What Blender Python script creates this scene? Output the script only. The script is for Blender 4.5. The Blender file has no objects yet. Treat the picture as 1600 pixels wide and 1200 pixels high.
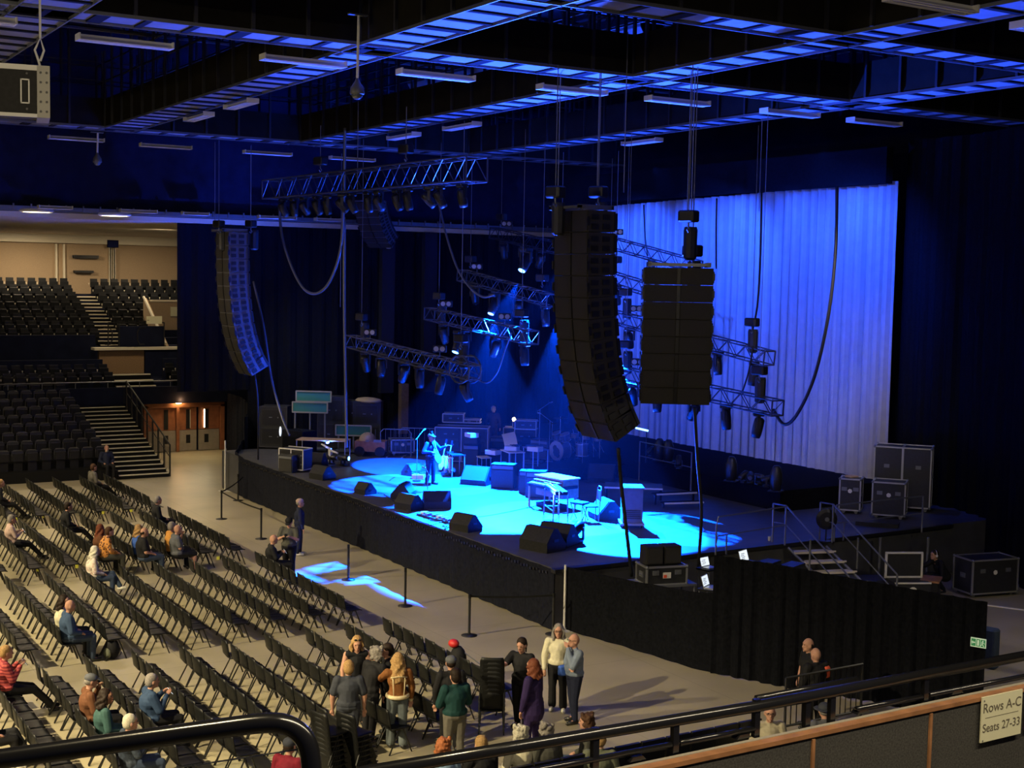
import bpy, math, random
from mathutils import Vector, Matrix
random.seed(7)
SC = bpy.context.scene
COL = SC.collection
PI = math.pi
# ------------------------------------------------------------------ camera
YAW, PITCH, ROLL, FPX, EYE = math.radians(31.32), math.radians(4.49), math.radians(1.11), 2105.0, Vector((0, 0, 8.5))
_f = Vector((math.sin(YAW)*math.cos(PITCH), math.cos(YAW)*math.cos(PITCH), -math.sin(PITCH)))
_r = Vector((math.cos(YAW), -math.sin(YAW), 0)); _u = _r.cross(_f)
_r, _u = _r*math.cos(ROLL)+_u*math.sin(ROLL), _u*math.cos(ROLL)-_r*math.sin(ROLL)
cam_data = bpy.data.cameras.new('camera'); cam = bpy.data.objects.new('camera', cam_data); COL.objects.link(cam)
cam_data.sensor_fit = 'HORIZONTAL'; cam_data.sensor_width = 36; cam_data.lens = FPX/1600*36
cam_data.clip_start = 0.1; cam_data.clip_end = 300
_m = Matrix((_r, _u, -_f)).transposed().to_4x4(); _m.translation = EYE; cam.matrix_world = _m
SC.camera = cam
def ray(x, y): return _f + _r*((x-800)/FPX) - _u*((y-600)/FPX)
def G(x, y, z=0.0):                      # point of the photograph lying at height z
    d = ray(x, y); return EYE + d*((z-EYE.z)/d.z)
def GX(x, y, X): d = ray(x, y); return EYE + d*(X/d.x)
def GY(x, y, Y): d = ray(x, y); return EYE + d*(Y/d.y)
def GD(x, y, D): d = ray(x, y); return EYE + d*D       # at depth D along the view
def project(p):
    v = Vector(p)-EYE; k = v.dot(_f)
    if k <= 0.2: return None
    return 800+FPX*v.dot(_r)/k, 600-FPX*v.dot(_u)/k, k
# ------------------------------------------------------------------ view, world
SC.view_settings.view_transform = 'Standard'; SC.view_settings.look = 'None'
SC.view_settings.gamma = 1.0; SC.view_settings.use_curve_mapping = False
SC.view_settings.exposure = 0.0
w = bpy.data.worlds.new('world'); SC.world = w; w.use_nodes = True
w.node_tree.nodes['Background'].inputs[0].default_value = (0.12, 0.17, 0.5, 1)
w.node_tree.nodes['Background'].inputs[1].default_value = 0.05
SC.cycles.max_bounces = 5; SC.cycles.diffuse_bounces = 3; SC.cycles.glossy_bounces = 2
SC.cycles.volume_bounces = 0; SC.cycles.transparent_max_bounces = 6; SC.cycles.caustics_reflective = False
SC.cycles.caustics_refractive = False; SC.cycles.sample_clamp_indirect = 4.0; SC.cycles.volume_step_rate = 4
SC.cycles.use_light_tree = True
# ------------------------------------------------------------------ lights
def aim(o, target):
    d = Vector(target)-o.location; o.rotation_euler = d.to_track_quat('-Z', 'Y').to_euler()
def spot(name, loc, target, power, color, angle, blend=0.12, size=0.08):
    l = bpy.data.lights.new(name, 'SPOT'); l.energy = power; l.color = color
    l.spot_size = angle; l.spot_blend = blend; l.shadow_soft_size = size
    o = bpy.data.objects.new(name, l); o.location = loc; COL.objects.link(o); aim(o, target); return o
def area(name, loc, target, power, color, sx, sy=None, spread=PI):
    l = bpy.data.lights.new(name, 'AREA'); l.energy = power; l.color = color; l.size = sx; l.spread = spread
    if sy: l.shape = 'RECTANGLE'; l.size_y = sy
    o = bpy.data.objects.new(name, l); o.location = loc; COL.objects.link(o); aim(o, target); return o
def point(name, loc, power, color, r=0.1):
    l = bpy.data.lights.new(name, 'POINT'); l.energy = power; l.color = color; l.shadow_soft_size = r
    o = bpy.data.objects.new(name, l); o.location = loc; COL.objects.link(o); return o
WARM = (1.0, 0.82, 0.48); BLUE = (0.001, 0.065, 1.0); DEEP = (0.02, 0.08, 1.0)
# high house lights over the far side of the arena, throwing shadows towards the stage
for yy, pw in ((17, 18000), (27, 18000), (37, 14000), (47, 9500)):
    spot('house_light', (-5.5, yy, 12.2), (6.2, yy+1, 0), pw*1.08, WARM, math.radians(62), 0.75, 0.08)
spot('house_light', (-1, 4, 12.6), (8, 12, 3), 900, WARM, math.radians(110), 0.6, 0.3)
# stage pools: (pixel centre on the deck, radius, lamp position, power)
POOLS = [((640, 734), 1.75, GX(717, 537, 21.5), 50000), ((668, 758), 2.6, GX(822, 413, 24.0), 170000), ((770, 782), 2.9, GX(772, 478, 23.9), 150000),
         ((868, 802), 2.6, GX(868, 478, 23.6), 170000), ((955, 822), 2.3, GX(885, 470, 24.4), 150000), ((1042, 820), 1.65, GX(905, 450, 26.0), 110000)]
for (px, py), R, lp, pw in POOLS:
    t = G(px, py, 1.5); lp = Vector(lp); lp = lp+(t-lp).normalized()*0.7; d = (t-lp).length
    spot('stage_spot', lp, t, pw*3.2, BLUE, 2*math.atan(R/d), 0.10, 0.05)
# low beam passing over the stage front to the arena floor
spot('stage_spot', (25.3, 37.5, 9.6), G(562, 892, 0), 520000, BLUE, math.radians(13.0), 0.25, 0.04)
# blue wash down the backdrop
for yy in (32.2, 35.0, 37.8, 40.6, 43.4, 46.0):
    spot('backdrop_wash', (30.9, yy, 12.3), (33.3, yy+.6, 8.2), 1150, (0.018, 0.085, 1.0), math.radians(100), 1.0, 0.06)
for ya, yb, pw in ((28.6, 33.5, 5200), (36.5, 39.5, 4200), (45.5, 44.0, 4200)):
    spot('backdrop_wash', (27.6, ya, 12.3), (33.2, yb, 8.4), pw*1.25, (0.018, 0.085, 1.0), math.radians(66), 0.7, 0.05)
# white fill added for the grey lower backdrop and backstage cases
area('backdrop_fill', (24.0, 24.0, 10.0), (33.0, 34.0, 2.6), 30, (1.0, 0.86, 0.7), 1.2, None, math.radians(45))
# added blue up-spots that brighten catwalk undersides and battens
spot('up_fill', (20.6, 33.0, 1.9), (18.5, 24.0, 13.2), 100000, DEEP, math.radians(95), 1.0, 0.2)
spot('up_fill', (20.0, 45.5, 2.0), (15.5, 49.0, 13.2), 16000, DEEP, math.radians(85), 1.0, 0.2)
spot('up_fill', (26.5, 38.0, 2.3), (24.0, 36.0, 13.2), 18000, DEEP, math.radians(120), 0.9, 0.2)
area('balcony_fill', (5.0, 1.5, 12.0), (5.0, 5.3, 6.0), 560, (1.0, 0.84, 0.58), 9, 0.2)  # added long strip: brightens the notice and streaks the rails
area('warm_fill', (-2.5, 6.0, 10.0), (3.0, 13.5, 10.6), 70, (1.0, 0.86, 0.6), 0.6)  # added, unseen: brightens the speaker hanging at the left edge
area('wing_fill', (20.0, 49.0, 6.5), (24.0, 50.5, 2.0), 60, (0.8, 0.9, 1.0), 0.6)  # added to brighten the green panels backstage
area('warm_fill', (-9.0, 24.0, 11.3), (8.0, 29.0, 11.0), 190, (1.0, 0.86, 0.6), 2.5, 0.8, math.radians(120))  # added, unseen: warms batten ends, fascias and array fronts
area('floor_gap_fill', (25.5, 16.0, 6.5), (25.0, 18.0, 0), 130, (1.0, 0.88, 0.62), 0.8)  # added out of view to brighten the floor past the drape end
# ------------------------------------------------------------------ materials
def mat(name, color, rough=0.6, metal=0.0, noise=0.0, scale=8.0, emis=None, es=1.0, bump=0.0, spec=0.5, tint=None):
    m = bpy.data.materials.new(name); m.use_nodes = True; nt = m.node_tree; b = nt.nodes['Principled BSDF']
    b.inputs['Base Color'].default_value = (*color, 1); b.inputs['Roughness'].default_value = rough
    b.inputs['Metallic'].default_value = metal; b.inputs['Specular IOR Level'].default_value = spec
    if emis:
        b.inputs['Emission Color'].default_value = (*emis, 1); b.inputs['Emission Strength'].default_value = es
    if noise or bump:
        tc = nt.nodes.new('ShaderNodeTexCoord'); nz = nt.nodes.new('ShaderNodeTexNoise')
        nz.inputs['Scale'].default_value = scale; nz.inputs['Detail'].default_value = 4
        nt.links.new(tc.outputs['Object'], nz.inputs['Vector'])
        if noise:
            rp = nt.nodes.new('ShaderNodeValToRGB'); t = tint or color
            rp.color_ramp.elements[0].color = (*[max(0, c*(1-noise)) for c in color], 1)
            rp.color_ramp.elements[1].color = (*[min(1, c*(1+noise)) for c in t], 1)
            rp.color_ramp.elements[0].position = 0.3; rp.color_ramp.elements[1].position = 0.7
            nt.links.new(nz.outputs['Fac'], rp.inputs[0]); nt.links.new(rp.outputs[0], b.inputs['Base Color'])
        if bump:
            bp = nt.nodes.new('ShaderNodeBump'); bp.inputs['Strength'].default_value = bump
            nt.links.new(nz.outputs['Fac'], bp.inputs['Height']); nt.links.new(bp.outputs[0], b.inputs['Normal'])
    return m
M = {}
def mk(k, *a, **kw): M[k] = mat(k, *a, **kw)
mk('black_plastic', (0.007, 0.0075, 0.0075), 0.45, spec=0.25, noise=0.15, scale=6)
mk('chair_tube', (0.006, 0.006, 0.006), 0.4)
mk('black_drape', (0.007, 0.0075, 0.010), 0.9, spec=0.02, noise=0.3, scale=14)
mk('skirt_drape', (0.013, 0.014, 0.021), 0.9, spec=0.03, noise=0.25, scale=10)
mk('black_metal', (0.020, 0.020, 0.022), 0.4, 0.3)
mk('speaker_paint', (0.020, 0.0195, 0.019), 0.6, spec=0.2, noise=0.2, scale=20)
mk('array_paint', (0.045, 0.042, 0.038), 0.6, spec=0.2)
mk('speaker_grille', (0.022, 0.020, 0.018), 0.7, noise=0.3, scale=60)
mk('aluminium', (0.55, 0.56, 0.58), 0.35, 0.8)
mk('dull_steel', (0.20, 0.21, 0.23), 0.45, 0.6)
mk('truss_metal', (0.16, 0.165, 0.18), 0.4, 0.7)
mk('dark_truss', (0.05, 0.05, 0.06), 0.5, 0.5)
mk('case_board', (0.018, 0.019, 0.022), 0.5, noise=0.2, scale=12)
mk('stage_floor', (0.065, 0.065, 0.07), 0.5, noise=0.18, scale=2.5, bump=0.02)
mk('concrete', (0.37, 0.325, 0.215), 0.4, noise=0.13, scale=0.55, bump=0.015)
mk('wood', (0.34, 0.16, 0.07), 0.45, noise=0.25, scale=9)
mk('door_wood', (0.30, 0.11, 0.05), 0.5, noise=0.2, scale=4)
mk('door_kick', (0.30, 0.26, 0.22), 0.4, noise=0.1, scale=5)
mk('beige_wall', (0.42, 0.31, 0.20), 0.9, noise=0.06, scale=18)
mk('cream_paint', (0.72, 0.66, 0.52), 0.6)
mk('sill_paint', (0.34, 0.31, 0.25), 0.6)
mk('white_paint', (0.75, 0.74, 0.72), 0.5)
mk('dark_wall', (0.012, 0.015, 0.035), 0.9, spec=0.05, noise=0.2, scale=2)
mk('roof_dark', (0.02, 0.021, 0.03), 0.9, spec=0.05)
mk('fascia', (0.016, 0.0145, 0.012), 0.9, spec=0.05, noise=0.15, scale=3)
mk('catwalk_panel', (0.23, 0.24, 0.27), 0.7, noise=0.1, scale=3)
mk('carpet', (0.055, 0.053, 0.048), 0.95, noise=0.45, scale=90, bump=0.3)
mk('seat_black', (0.012, 0.012, 0.013), 0.4, spec=0.3, noise=0.1, scale=7)
mk('seat_rim_highlight', (0.10, 0.10, 0.095), 0.4)  # paler than the seats: the highlight along their tops, painted in
mk('seat_grey', (0.008, 0.009, 0.011), 0.5, spec=0.2, noise=0.1, scale=7)
mk('step_edge', (0.70, 0.63, 0.48), 0.6)
mk('step_dark', (0.012, 0.012, 0.012), 0.8, spec=0.05)
mk('backdrop_cloth', (0.34, 0.335, 0.35), 0.85, noise=0.06, scale=3)
mk('rail_paint', (0.012, 0.012, 0.013), 0.18, spec=0.8)
mk('glow_warm', (1, 0.9, 0.7), 0.5, emis=(1, 0.80, 0.45), es=9)
mk('glow_lamp', (1, 0.8, 0.5), 0.5, emis=(1, 0.72, 0.32), es=40)
mk('glow_blue', (0.2, 0.4, 1), 0.5, emis=(0.15, 0.4, 1), es=6)
mk('glow_white', (1, 1, 1), 0.5, emis=(0.8, 0.9, 1), es=1.0)
mk('glow_soft', (1, 1, 1), 0.5, emis=(1.0, 0.93, 0.8), es=0.35)
mk('lens', (0.08, 0.09, 0.12), 0.08, 0.0, spec=0.9)
mk('pale_lens', (0.6, 0.58, 0.5), 0.2)
mk('sign_cream', (0.78, 0.76, 0.52), 0.6)
mk('sign_ink', (0.16, 0.14, 0.10), 0.7)
mk('sign_green', (0.03, 0.22, 0.08), 0.5, emis=(0.05, 0.35, 0.12), es=0.25)
mk('sign_white', (0.75, 0.85, 0.70), 0.5, emis=(0.6, 0.9, 0.6), es=0.25)
mk('yellow_tag', (0.75, 0.75, 0.08), 0.6)
mk('green_deck', (0.03, 0.20, 0.16), 0.6)
mk('brick', (0.30, 0.19, 0.10), 0.9, noise=0.3, scale=30)
mk('red', (0.5, 0.02, 0.02), 0.5)
mk('orange_red', (0.85, 0.12, 0.05), 0.6)
mk('purple', (0.12, 0.03, 0.25), 0.6)
mk('cardboard', (0.45, 0.30, 0.17), 0.8)
mk('ivory', (0.75, 0.73, 0.66), 0.4)
mk('tan_leather', (0.28, 0.13, 0.05), 0.6, noise=0.2, scale=15)
# ------------------------------------------------------------------ mesh builder
class MB:
    def __init__(s): s.v = []; s.f = []; s.M = Matrix.Identity(4); s.mi = []; s.cur = 0
    def add(s, vs, fs):
        o = len(s.v); s.v += [tuple(s.M @ Vector(p)) for p in vs]; s.f += [tuple(o+i for i in f) for f in fs]; s.mi += [s.cur]*len(fs); return s
    def box(s, c, d, rz=0, R=None):
        x, y, z = d[0]/2, d[1]/2, d[2]/2; R = R or Matrix.Rotation(rz, 3, 'Z'); c = Vector(c)
        vs = [c+R@Vector((a*x, b*y, e*z)) for a in (-1, 1) for b in (-1, 1) for e in (-1, 1)]
        return s.add(vs, [(0, 1, 3, 2), (4, 6, 7, 5), (0, 4, 5, 1), (2, 3, 7, 6), (0, 2, 6, 4), (1, 5, 7, 3)])
    def span(s, a, b): return s.box([(a[i]+b[i])/2 for i in range(3)], [abs(b[i]-a[i]) for i in range(3)])
    def rbox(s, c, d, r=0.02, rz=0):          # box with rounded vertical corners and chamfered top
        x, y, z = d[0]/2, d[1]/2, d[2]/2; R = Matrix.Rotation(rz, 3, 'Z'); c = Vector(c); r = min(r, x*.9, y*.9)
        def ring(q, zz, inset):
            out = []
            for sx, sy, a0 in ((1, 1, 0), (-1, 1, PI/2), (-1, -1, PI), (1, -1, 1.5*PI)):
                for k in range(4):
                    a = a0+k*PI/6; out.append(c+R@Vector((sx*(x-r)+(r-inset)*math.cos(a), sy*(y-r)+(r-inset)*math.sin(a), zz)))
            return out
        i = r*.45; vs = ring(0, -z, i)+ring(0, -z+i, 0)+ring(0, z-i, 0)+ring(0, z, i); n = 16
        fs = [tuple(range(n))[::-1], tuple(range(3*n, 4*n))]
        for k in range(3):
            for j in range(n): fs.append((k*n+j, k*n+(j+1) % n, (k+1)*n+(j+1) % n, (k+1)*n+j))
        return s.add(vs, fs)
    def cyl(s, p0, p1, r0, r1=None, n=8, caps=True):
        p0, p1 = Vector(p0), Vector(p1); r1 = r0 if r1 is None else r1
        d = (p1-p0)
        if d.length < 1e-6: return s
        d.normalize(); a = d.orthogonal().normalized(); b = d.cross(a)
        vs = [p0+(a*math.cos(2*PI*i/n)+b*math.sin(2*PI*i/n))*r0 for i in range(n)]+[p1+(a*math.cos(2*PI*i/n)+b*math.sin(2*PI*i/n))*r1 for i in range(n)]
        fs = [(i, (i+1) % n, n+(i+1) % n, n+i) for i in range(n)]
        if caps: fs += [tuple(range(n))[::-1], tuple(range(n, 2*n))]
        return s.add(vs, fs)
    def tube(s, pts, r, n=6):
        pts = [Vector(p) for p in pts]; vs = []; fs = []
        prev = None
        for i, p in enumerate(pts):
            t = (pts[min(i+1, len(pts)-1)]-pts[max(i-1, 0)])
            t = t.normalized() if t.length > 1e-9 else Vector((0, 0, 1))
            if prev is None: a = t.orthogonal().normalized()
            else:
                a = prev-t*prev.dot(t); a = a.normalized() if a.length > 1e-6 else t.orthogonal().normalized()
            prev = a; b = t.cross(a)
            vs += [p+(a*math.cos(2*PI*k/n)+b*math.sin(2*PI*k/n))*r for k in range(n)]
        for i in range(len(pts)-1):
            for k in range(n): fs.append((i*n+k, i*n+(k+1) % n, (i+1)*n+(k+1) % n, (i+1)*n+k))
        fs += [tuple(range(n))[::-1], tuple(range((len(pts)-1)*n, len(pts)*n))]
        return s.add(vs, fs)
    def ell(s, c, r, n=10, m=7, R=None):
        c = Vector(c); r = (r, r, r) if isinstance(r, (int, float)) else r; R = R or Matrix.Identity(3)
        vs = [c+R@Vector((0, 0, -r[2]))]
        for j in range(1, m):
            t = -PI/2+PI*j/m
            for i in range(n):
                a = 2*PI*i/n; vs.append(c+R@Vector((r[0]*math.cos(t)*math.cos(a), r[1]*math.cos(t)*math.sin(a), r[2]*math.sin(t))))
        vs.append(c+R@Vector((0, 0, r[2]))); fs = []
        for i in range(n): fs.append((0, 1+(i+1) % n, 1+i)); fs.append((len(vs)-1, 1+(m-2)*n+i, 1+(m-2)*n+(i+1) % n))
        for j in range(m-2):
            for i in range(n): fs.append((1+j*n+i, 1+j*n+(i+1) % n, 1+(j+1)*n+(i+1) % n, 1+(j+1)*n+i))
        return s.add(vs, fs)
    def cap(s, p0, r0, p1, r1, n=8):          # tapered limb with round ends
        s.cyl(p0, p1, r0, r1, n); s.ell(p0, r0, n, 6); s.ell(p1, r1, n, 6); return s
    def prism(s, prof, y0, y1):                # profile in x,z extruded along y
        n = len(prof); vs = [(x, y0, z) for x, z in prof]+[(x, y1, z) for x, z in prof]
        fs = [tuple(range(n)), tuple(range(n, 2*n))[::-1]]+[(i, n+i, n+(i+1) % n, (i+1) % n) for i in range(n)]
        return s.add(vs, fs)
    def lathe(s, prof, n=16, c=(0, 0, 0)):
        vs = []; fs = []; c = Vector(c)
        for r, z in prof: vs += [c+Vector((r*math.cos(2*PI*i/n), r*math.sin(2*PI*i/n), z)) for i in range(n)]
        for j in range(len(prof)-1):
            for i in range(n): fs.append((j*n+i, j*n+(i+1) % n, (j+1)*n+(i+1) % n, (j+1)*n+i))
        fs += [tuple(range(n))[::-1], tuple(range((len(prof)-1)*n, len(prof)*n))]
        return s.add(vs, fs)
    def mesh(s, name, mats, smooth=False):
        me = bpy.data.meshes.new(name); me.from_pydata(s.v, [], s.f)
        for m in (mats if isinstance(mats, (list, tuple)) else [mats]): me.materials.append(M[m] if isinstance(m, str) else m)
        if any(s.mi): me.polygons.foreach_set('material_index', s.mi)
        if smooth: me.polygons.foreach_set('use_smooth', [True]*len(me.polygons))
        me.update(); return me
    def build(s, name, mats, parent=None, smooth=False, label=None):
        o = bpy.data.objects.new(name, s.mesh(name, mats, smooth)); COL.objects.link(o)
        if parent: o.parent = parent
        if label: o['label'] = label
        return o
def tag(o, label=None, cat=None, group=None, kind=None):
    if label: o['label'] = label
    if cat: o['category'] = cat
    if group: o['group'] = group
    if kind: o['kind'] = kind
    return o
def thing(name, label, cat, loc=(0, 0, 0), rz=0, group=None):
    o = bpy.data.objects.new(name, None); o.empty_display_size = .1; COL.objects.link(o)
    o.location = loc; o.rotation_euler = (0, 0, rz); return tag(o, label, cat, group)
def copy_tree(o, loc=None, rz=None, label=None, group=None, parent=None):
    c = o.copy(); COL.objects.link(c)
    if parent: c.parent = parent
    if loc is not None: c.location = loc
    if rz is not None: c.rotation_euler = (0, 0, rz)
    if label: c['label'] = label
    if group: c['group'] = group
    for ch in list(KIDS.get(o.name, o.children)): copy_tree(ch, parent=c)
    return c
KIDS = {}
def proto(o):                              # remember the children of a thing that is copied often
    def go(x):
        KIDS[x.name] = list(x.children)
        for c in x.children: go(c)
    bpy.context.view_layer.update(); go(o); return o
def struct(name, mb, m, smooth=False, label=None, cat=None):
    o = mb.build(name, m, smooth=smooth); return tag(o, label, cat, kind='structure')
ORD = ['first', 'second', 'third', 'fourth', 'fifth', 'sixth', 'seventh', 'eighth', 'ninth', 'tenth', 'eleventh', 'twelfth', 'thirteenth', 'fourteenth', 'fifteenth', 'sixteenth', 'seventeenth', 'eighteenth', 'nineteenth', 'twentieth', 'twenty-first', 'twenty-second', 'twenty-third', 'twenty-fourth', 'twenty-fifth', 'twenty-sixth']
def drape_mb(path, z0, z1, amp=0.05, wl=0.28, rnd=1, thick=0.02, zrag=0.0, sharp=False):
    """pleated cloth hung along a floor path of (x, y) or (x, y, ztop)"""
    rg = random.Random(rnd); out = []
    pts = [Vector((p[0], p[1], p[2] if len(p) > 2 else z1)) for p in path]
    s = 0.0; ph = rg.random()*6
    for a, b in zip(pts, pts[1:]):
        L = (b.xy-a.xy).length; n = max(2, int(L/(wl/6))); t = (b.xy-a.xy)/L; nv = Vector((-t.y, t.x))
        for i in range(n):
            q = a.lerp(b, i/n); s = i*L/n
            w_ = amp*(math.sin(2*PI*s/wl+ph)+0.55*math.sin(2*PI*s/wl*0.437+ph*2)+0.25*math.sin(2*PI*s/wl*2.3+1))
            if sharp: w_ = amp*(1.6*abs(math.sin(PI*s/wl+ph+.5*math.sin(s*1.7)))**0.6-.9+.25*math.sin(2*PI*s/wl*.31))
            out.append((q.x, q.y, nv, w_, q.z))
        ph += 2*PI*L/wl
    out.append((pts[-1].x, pts[-1].y, nv, 0, pts[-1].z))
    mb = MB(); vs = []; fs = []; K = 5; n = len(out)
    for side in (0, 1):
        for k in range(K):
            f = k/(K-1)
            for i, (x, y, nv, w_, zt) in enumerate(out):
                zb = z0+zrag*math.sin(i*0.07+rnd)*math.sin(i*0.023)
                am = w_*(1.15-0.35*f)+side*thick; vs.append((x+nv.x*am, y+nv.y*am, zb+(zt-zb)*f))
    for side in (0, 1):
        o = side*K*n
        for k in range(K-1):
            for i in range(n-1): fs.append((o+k*n+i, o+k*n+i+1, o+(k+1)*n+i+1, o+(k+1)*n+i))
    t = (K-1)*n
    for i in range(n-1): fs.append((t+i, t+i+1, K*n+t+i+1, K*n+t+i)); fs.append((i, i+1, K*n+i+1, K*n+i))
    mb.add(vs, fs); return mb
# ------------------------------------------------------------------ floor, walls, roof
fm = M['concrete']; nt = fm.node_tree
# large slab joints and scuffs in the concrete
bsdf = nt.nodes['Principled BSDF']; tc = nt.nodes.new('ShaderNodeTexCoord'); br = nt.nodes.new('ShaderNodeTexBrick')
br.offset = 0; br.inputs['Scale'].default_value = 1.0; br.inputs['Mortar Size'].default_value = 0.012
br.inputs['Brick Width'].default_value = 3.0; br.inputs['Row Height'].default_value = 4.0
br.inputs['Color1'].default_value = (1, 1, 1, 1); br.inputs['Color2'].default_value = (0.93, 0.93, 0.93, 1); br.inputs['Mortar'].default_value = (0.72, 0.72, 0.72, 1)
mx = nt.nodes.new('ShaderNodeMix'); mx.data_type = 'RGBA'; mx.blend_type = 'MULTIPLY'; mx.inputs[0].default_value = 0.8
src = bsdf.inputs['Base Color'].links[0].from_socket
nt.links.new(tc.outputs['Object'], br.inputs['Vector']); nt.links.new(src, mx.inputs[6]); nt.links.new(br.outputs['Color'], mx.inputs[7])
nt.links.new(mx.outputs[2], bsdf.inputs['Base Color'])
struct('floor', MB().span((-14, -6, -0.2), (36.5, 78, 0)), 'concrete')
struct('ceiling', MB().span((-14, -6, 17.5), (36.5, 52, 17.7)), 'roof_dark')
struct('wall_right', MB().span((35.2, -6, 0), (35.6, 53, 17.5)), 'dark_wall')
struct('wall_left', MB().span((-14, -6, 0), (-13.6, 78, 17.5)), 'dark_wall')
# wall over the far stand: closes the roof void above the stand's opening
struct('wall_back', MB().span((-13.5, 51.6, 10.75), (35.2, 51.9, 17.5)), 'dark_wall')
mb = MB(); mb.span((-13.5, 51.3, 10.62), (35.2, 52.2, 10.78))
for i in range(70): mb.box((-8+i*0.62, 51.28, 10.75), (0.05, 0.05, 0.22), 0)
struct('trim_1', mb, 'dull_steel')
# far stand: ceiling, rear wall, panels
struct('ceiling.001', MB().span((-13.5, 52, 10.42), (35.2, 77.5, 10.6)), 'cream_paint')
struct('wall_rear', MB().span((-13.5, 76.9, 3), (35.2, 77.2, 10.5)), 'beige_wall')
mb = MB()
for px0, px1 in ((86, 98), (170, 171), (176, 177)):
    a, b = GY(px0, 370, 76.8), GY(px1, 370, 76.8)
    mb.span((a.x, 76.7, 7.4), (a.x+0.10, 76.9, 9.9)); mb.span((b.x, 76.7, 7.4), (b.x+0.10, 76.9, 9.9))
mb.span((-13, 76.5, 9.95), (35, 76.9, 10.42))
struct('trim_2', mb, 'cream_paint')
vent = MB(); a, b = GY(114, 400, 76.8), GY(153, 400, 76.8); vent.span((a.x, 76.6, a.z-0.12), (b.x, 76.89, a.z+0.06))
for i in range(7): vent.box(((a.x+b.x)/2, 76.58, a.z-0.11+i*0.025), (b.x-a.x, 0.03, 0.012))
tag(vent.build('wall_vent', 'black_metal'), 'dark slotted vent in the beige wall above the aisle stairs', 'vent')
vent = MB(); a, b = GY(115, 424, 76.8), GY(145, 424, 76.8); vent.span((a.x, 76.6, a.z-0.07), (b.x, 76.89, a.z+0.06))
tag(vent.build('wall_vent', 'black_metal'), 'lower dark vent just over the top of the aisle stairs', 'vent')
a = GY(177, 381, 76.4)
t = thing('screen_monitor', 'small dark blue screen fixed on the pale wall posts', 'screen', (a.x, 76.5, a.z))
MB().box((0, 0, 0), (0.62, 0.10, 0.42)).build('housing', 'dark_wall', t)
MB().box((0, -0.06, 0), (0.56, 0.02, 0.36)).build('screen', mat('dull_blue_screen', (0.01, 0.015, 0.08), 0.8, spec=0.05), t)
# round downlights
for i, (px, py) in enumerate(((57, 330), (179, 336))):
    p = G(px, py, 10.36)
    t = thing('ceiling_downlight', ('round glowing downlight in the cream ceiling nearest the picture edge', 'round glowing downlight in the cream ceiling above the aisle stairs')[i], 'ceiling light', (p.x, p.y, 10.42), 0, 'round downlights over the upper stand')
    MB().lathe([(0.52, 0), (0.55, -0.06), (0.48, -0.1), (0.44, -0.06)], 20).build('rim', 'white_paint', t)
    MB().lathe([(0.44, -0.03), (0.42, -0.09)], 20).build('diffuser', 'glow_warm', t)
    area('downlight', (p.x, p.y, 10.28), (p.x, p.y, 0), 210, (1.0, 0.78, 0.5), 0.8)
area('downlight', (18.5, 61.0, 10.28), (18.5, 64, 3), 170, (1.0, 0.78, 0.5), 0.8)  # added to brighten the brick entrance wall, no fitting there
area('downlight', (8, p.y, 10.28), (8, p.y, 0), 210, (1.0, 0.78, 0.5), 0.8)
area('downlight', (15, 73, 10.28), (15, 73.5, 0), 330, (1.0, 0.78, 0.5), 0.8)
area('downlight', (21, 71.5, 10.28), (21, 72, 0), 260, (1.0, 0.78, 0.5), 0.8)
# upper stand terraces ---------------------------------------------------------
UY = [68.6+0.92*k for k in range(8)]; UZ = [4.72+0.35*k for k in range(8)]
mb = MB()
for y, z in zip(UY, UZ): mb.span((4, y-0.45, 3.0), (30, y+0.5, z))
mb.span((4, 76.0, 3.0), (30, 76.9, UZ[-1]))
struct('floor.001', mb, 'dark_wall')
def aisle(name, x0, x1, n, y0, dy, z0, dz, label, m='step_edge'):
    a_ = MB(); b_ = MB()
    for i in range(n):
        y = y0+i*dy; z = z0+i*dz
        a_.span((x0, y, z0-0.5), (x1, y+dy+0.02, z)); b_.span((x0+0.02, y-0.02, z-0.045), (x1-0.02, y+0.09, z+0.012))
    t = thing(name, label, 'stairs'); a_.build('steps', 'step_dark', t); b_.build('nosing', m, t); return t
t = aisle('aisle_stairs', 0, 1.3, 14, 0, 0.46, 0, 0.176, 'steep aisle stairs with pale step edges dividing the upper stand seats')
t.location = (17.35, 68.2, 4.78)
# parapet in front of the upper terraces, vomitory, lower two rows
xA, xB = GY(155, 530, 66.5).x, GY(225, 530, 66.5).x
mb = MB(); mb.span((4, 67.6, 3.0), (xA+0.1, 67.9, 5.3)); struct('wall_parapet', mb, 'dark_wall')
mb = MB(); mb.span((xA, 66.5, 3.0), (xB, 66.8, 4.62)); struct('wall_vomitory', mb, 'brick')
mb = MB(); mb.span((xA-0.3, 66.2, 4.62), (30, 66.9, 4.74)); struct('trim_3', mb, 'cream_paint')
mb = MB(); mb.span((xB, 66.3, 3.0), (30, 66.6, 4.6)); struct('wall_vomitory.001', mb, 'dark_wall')
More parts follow.
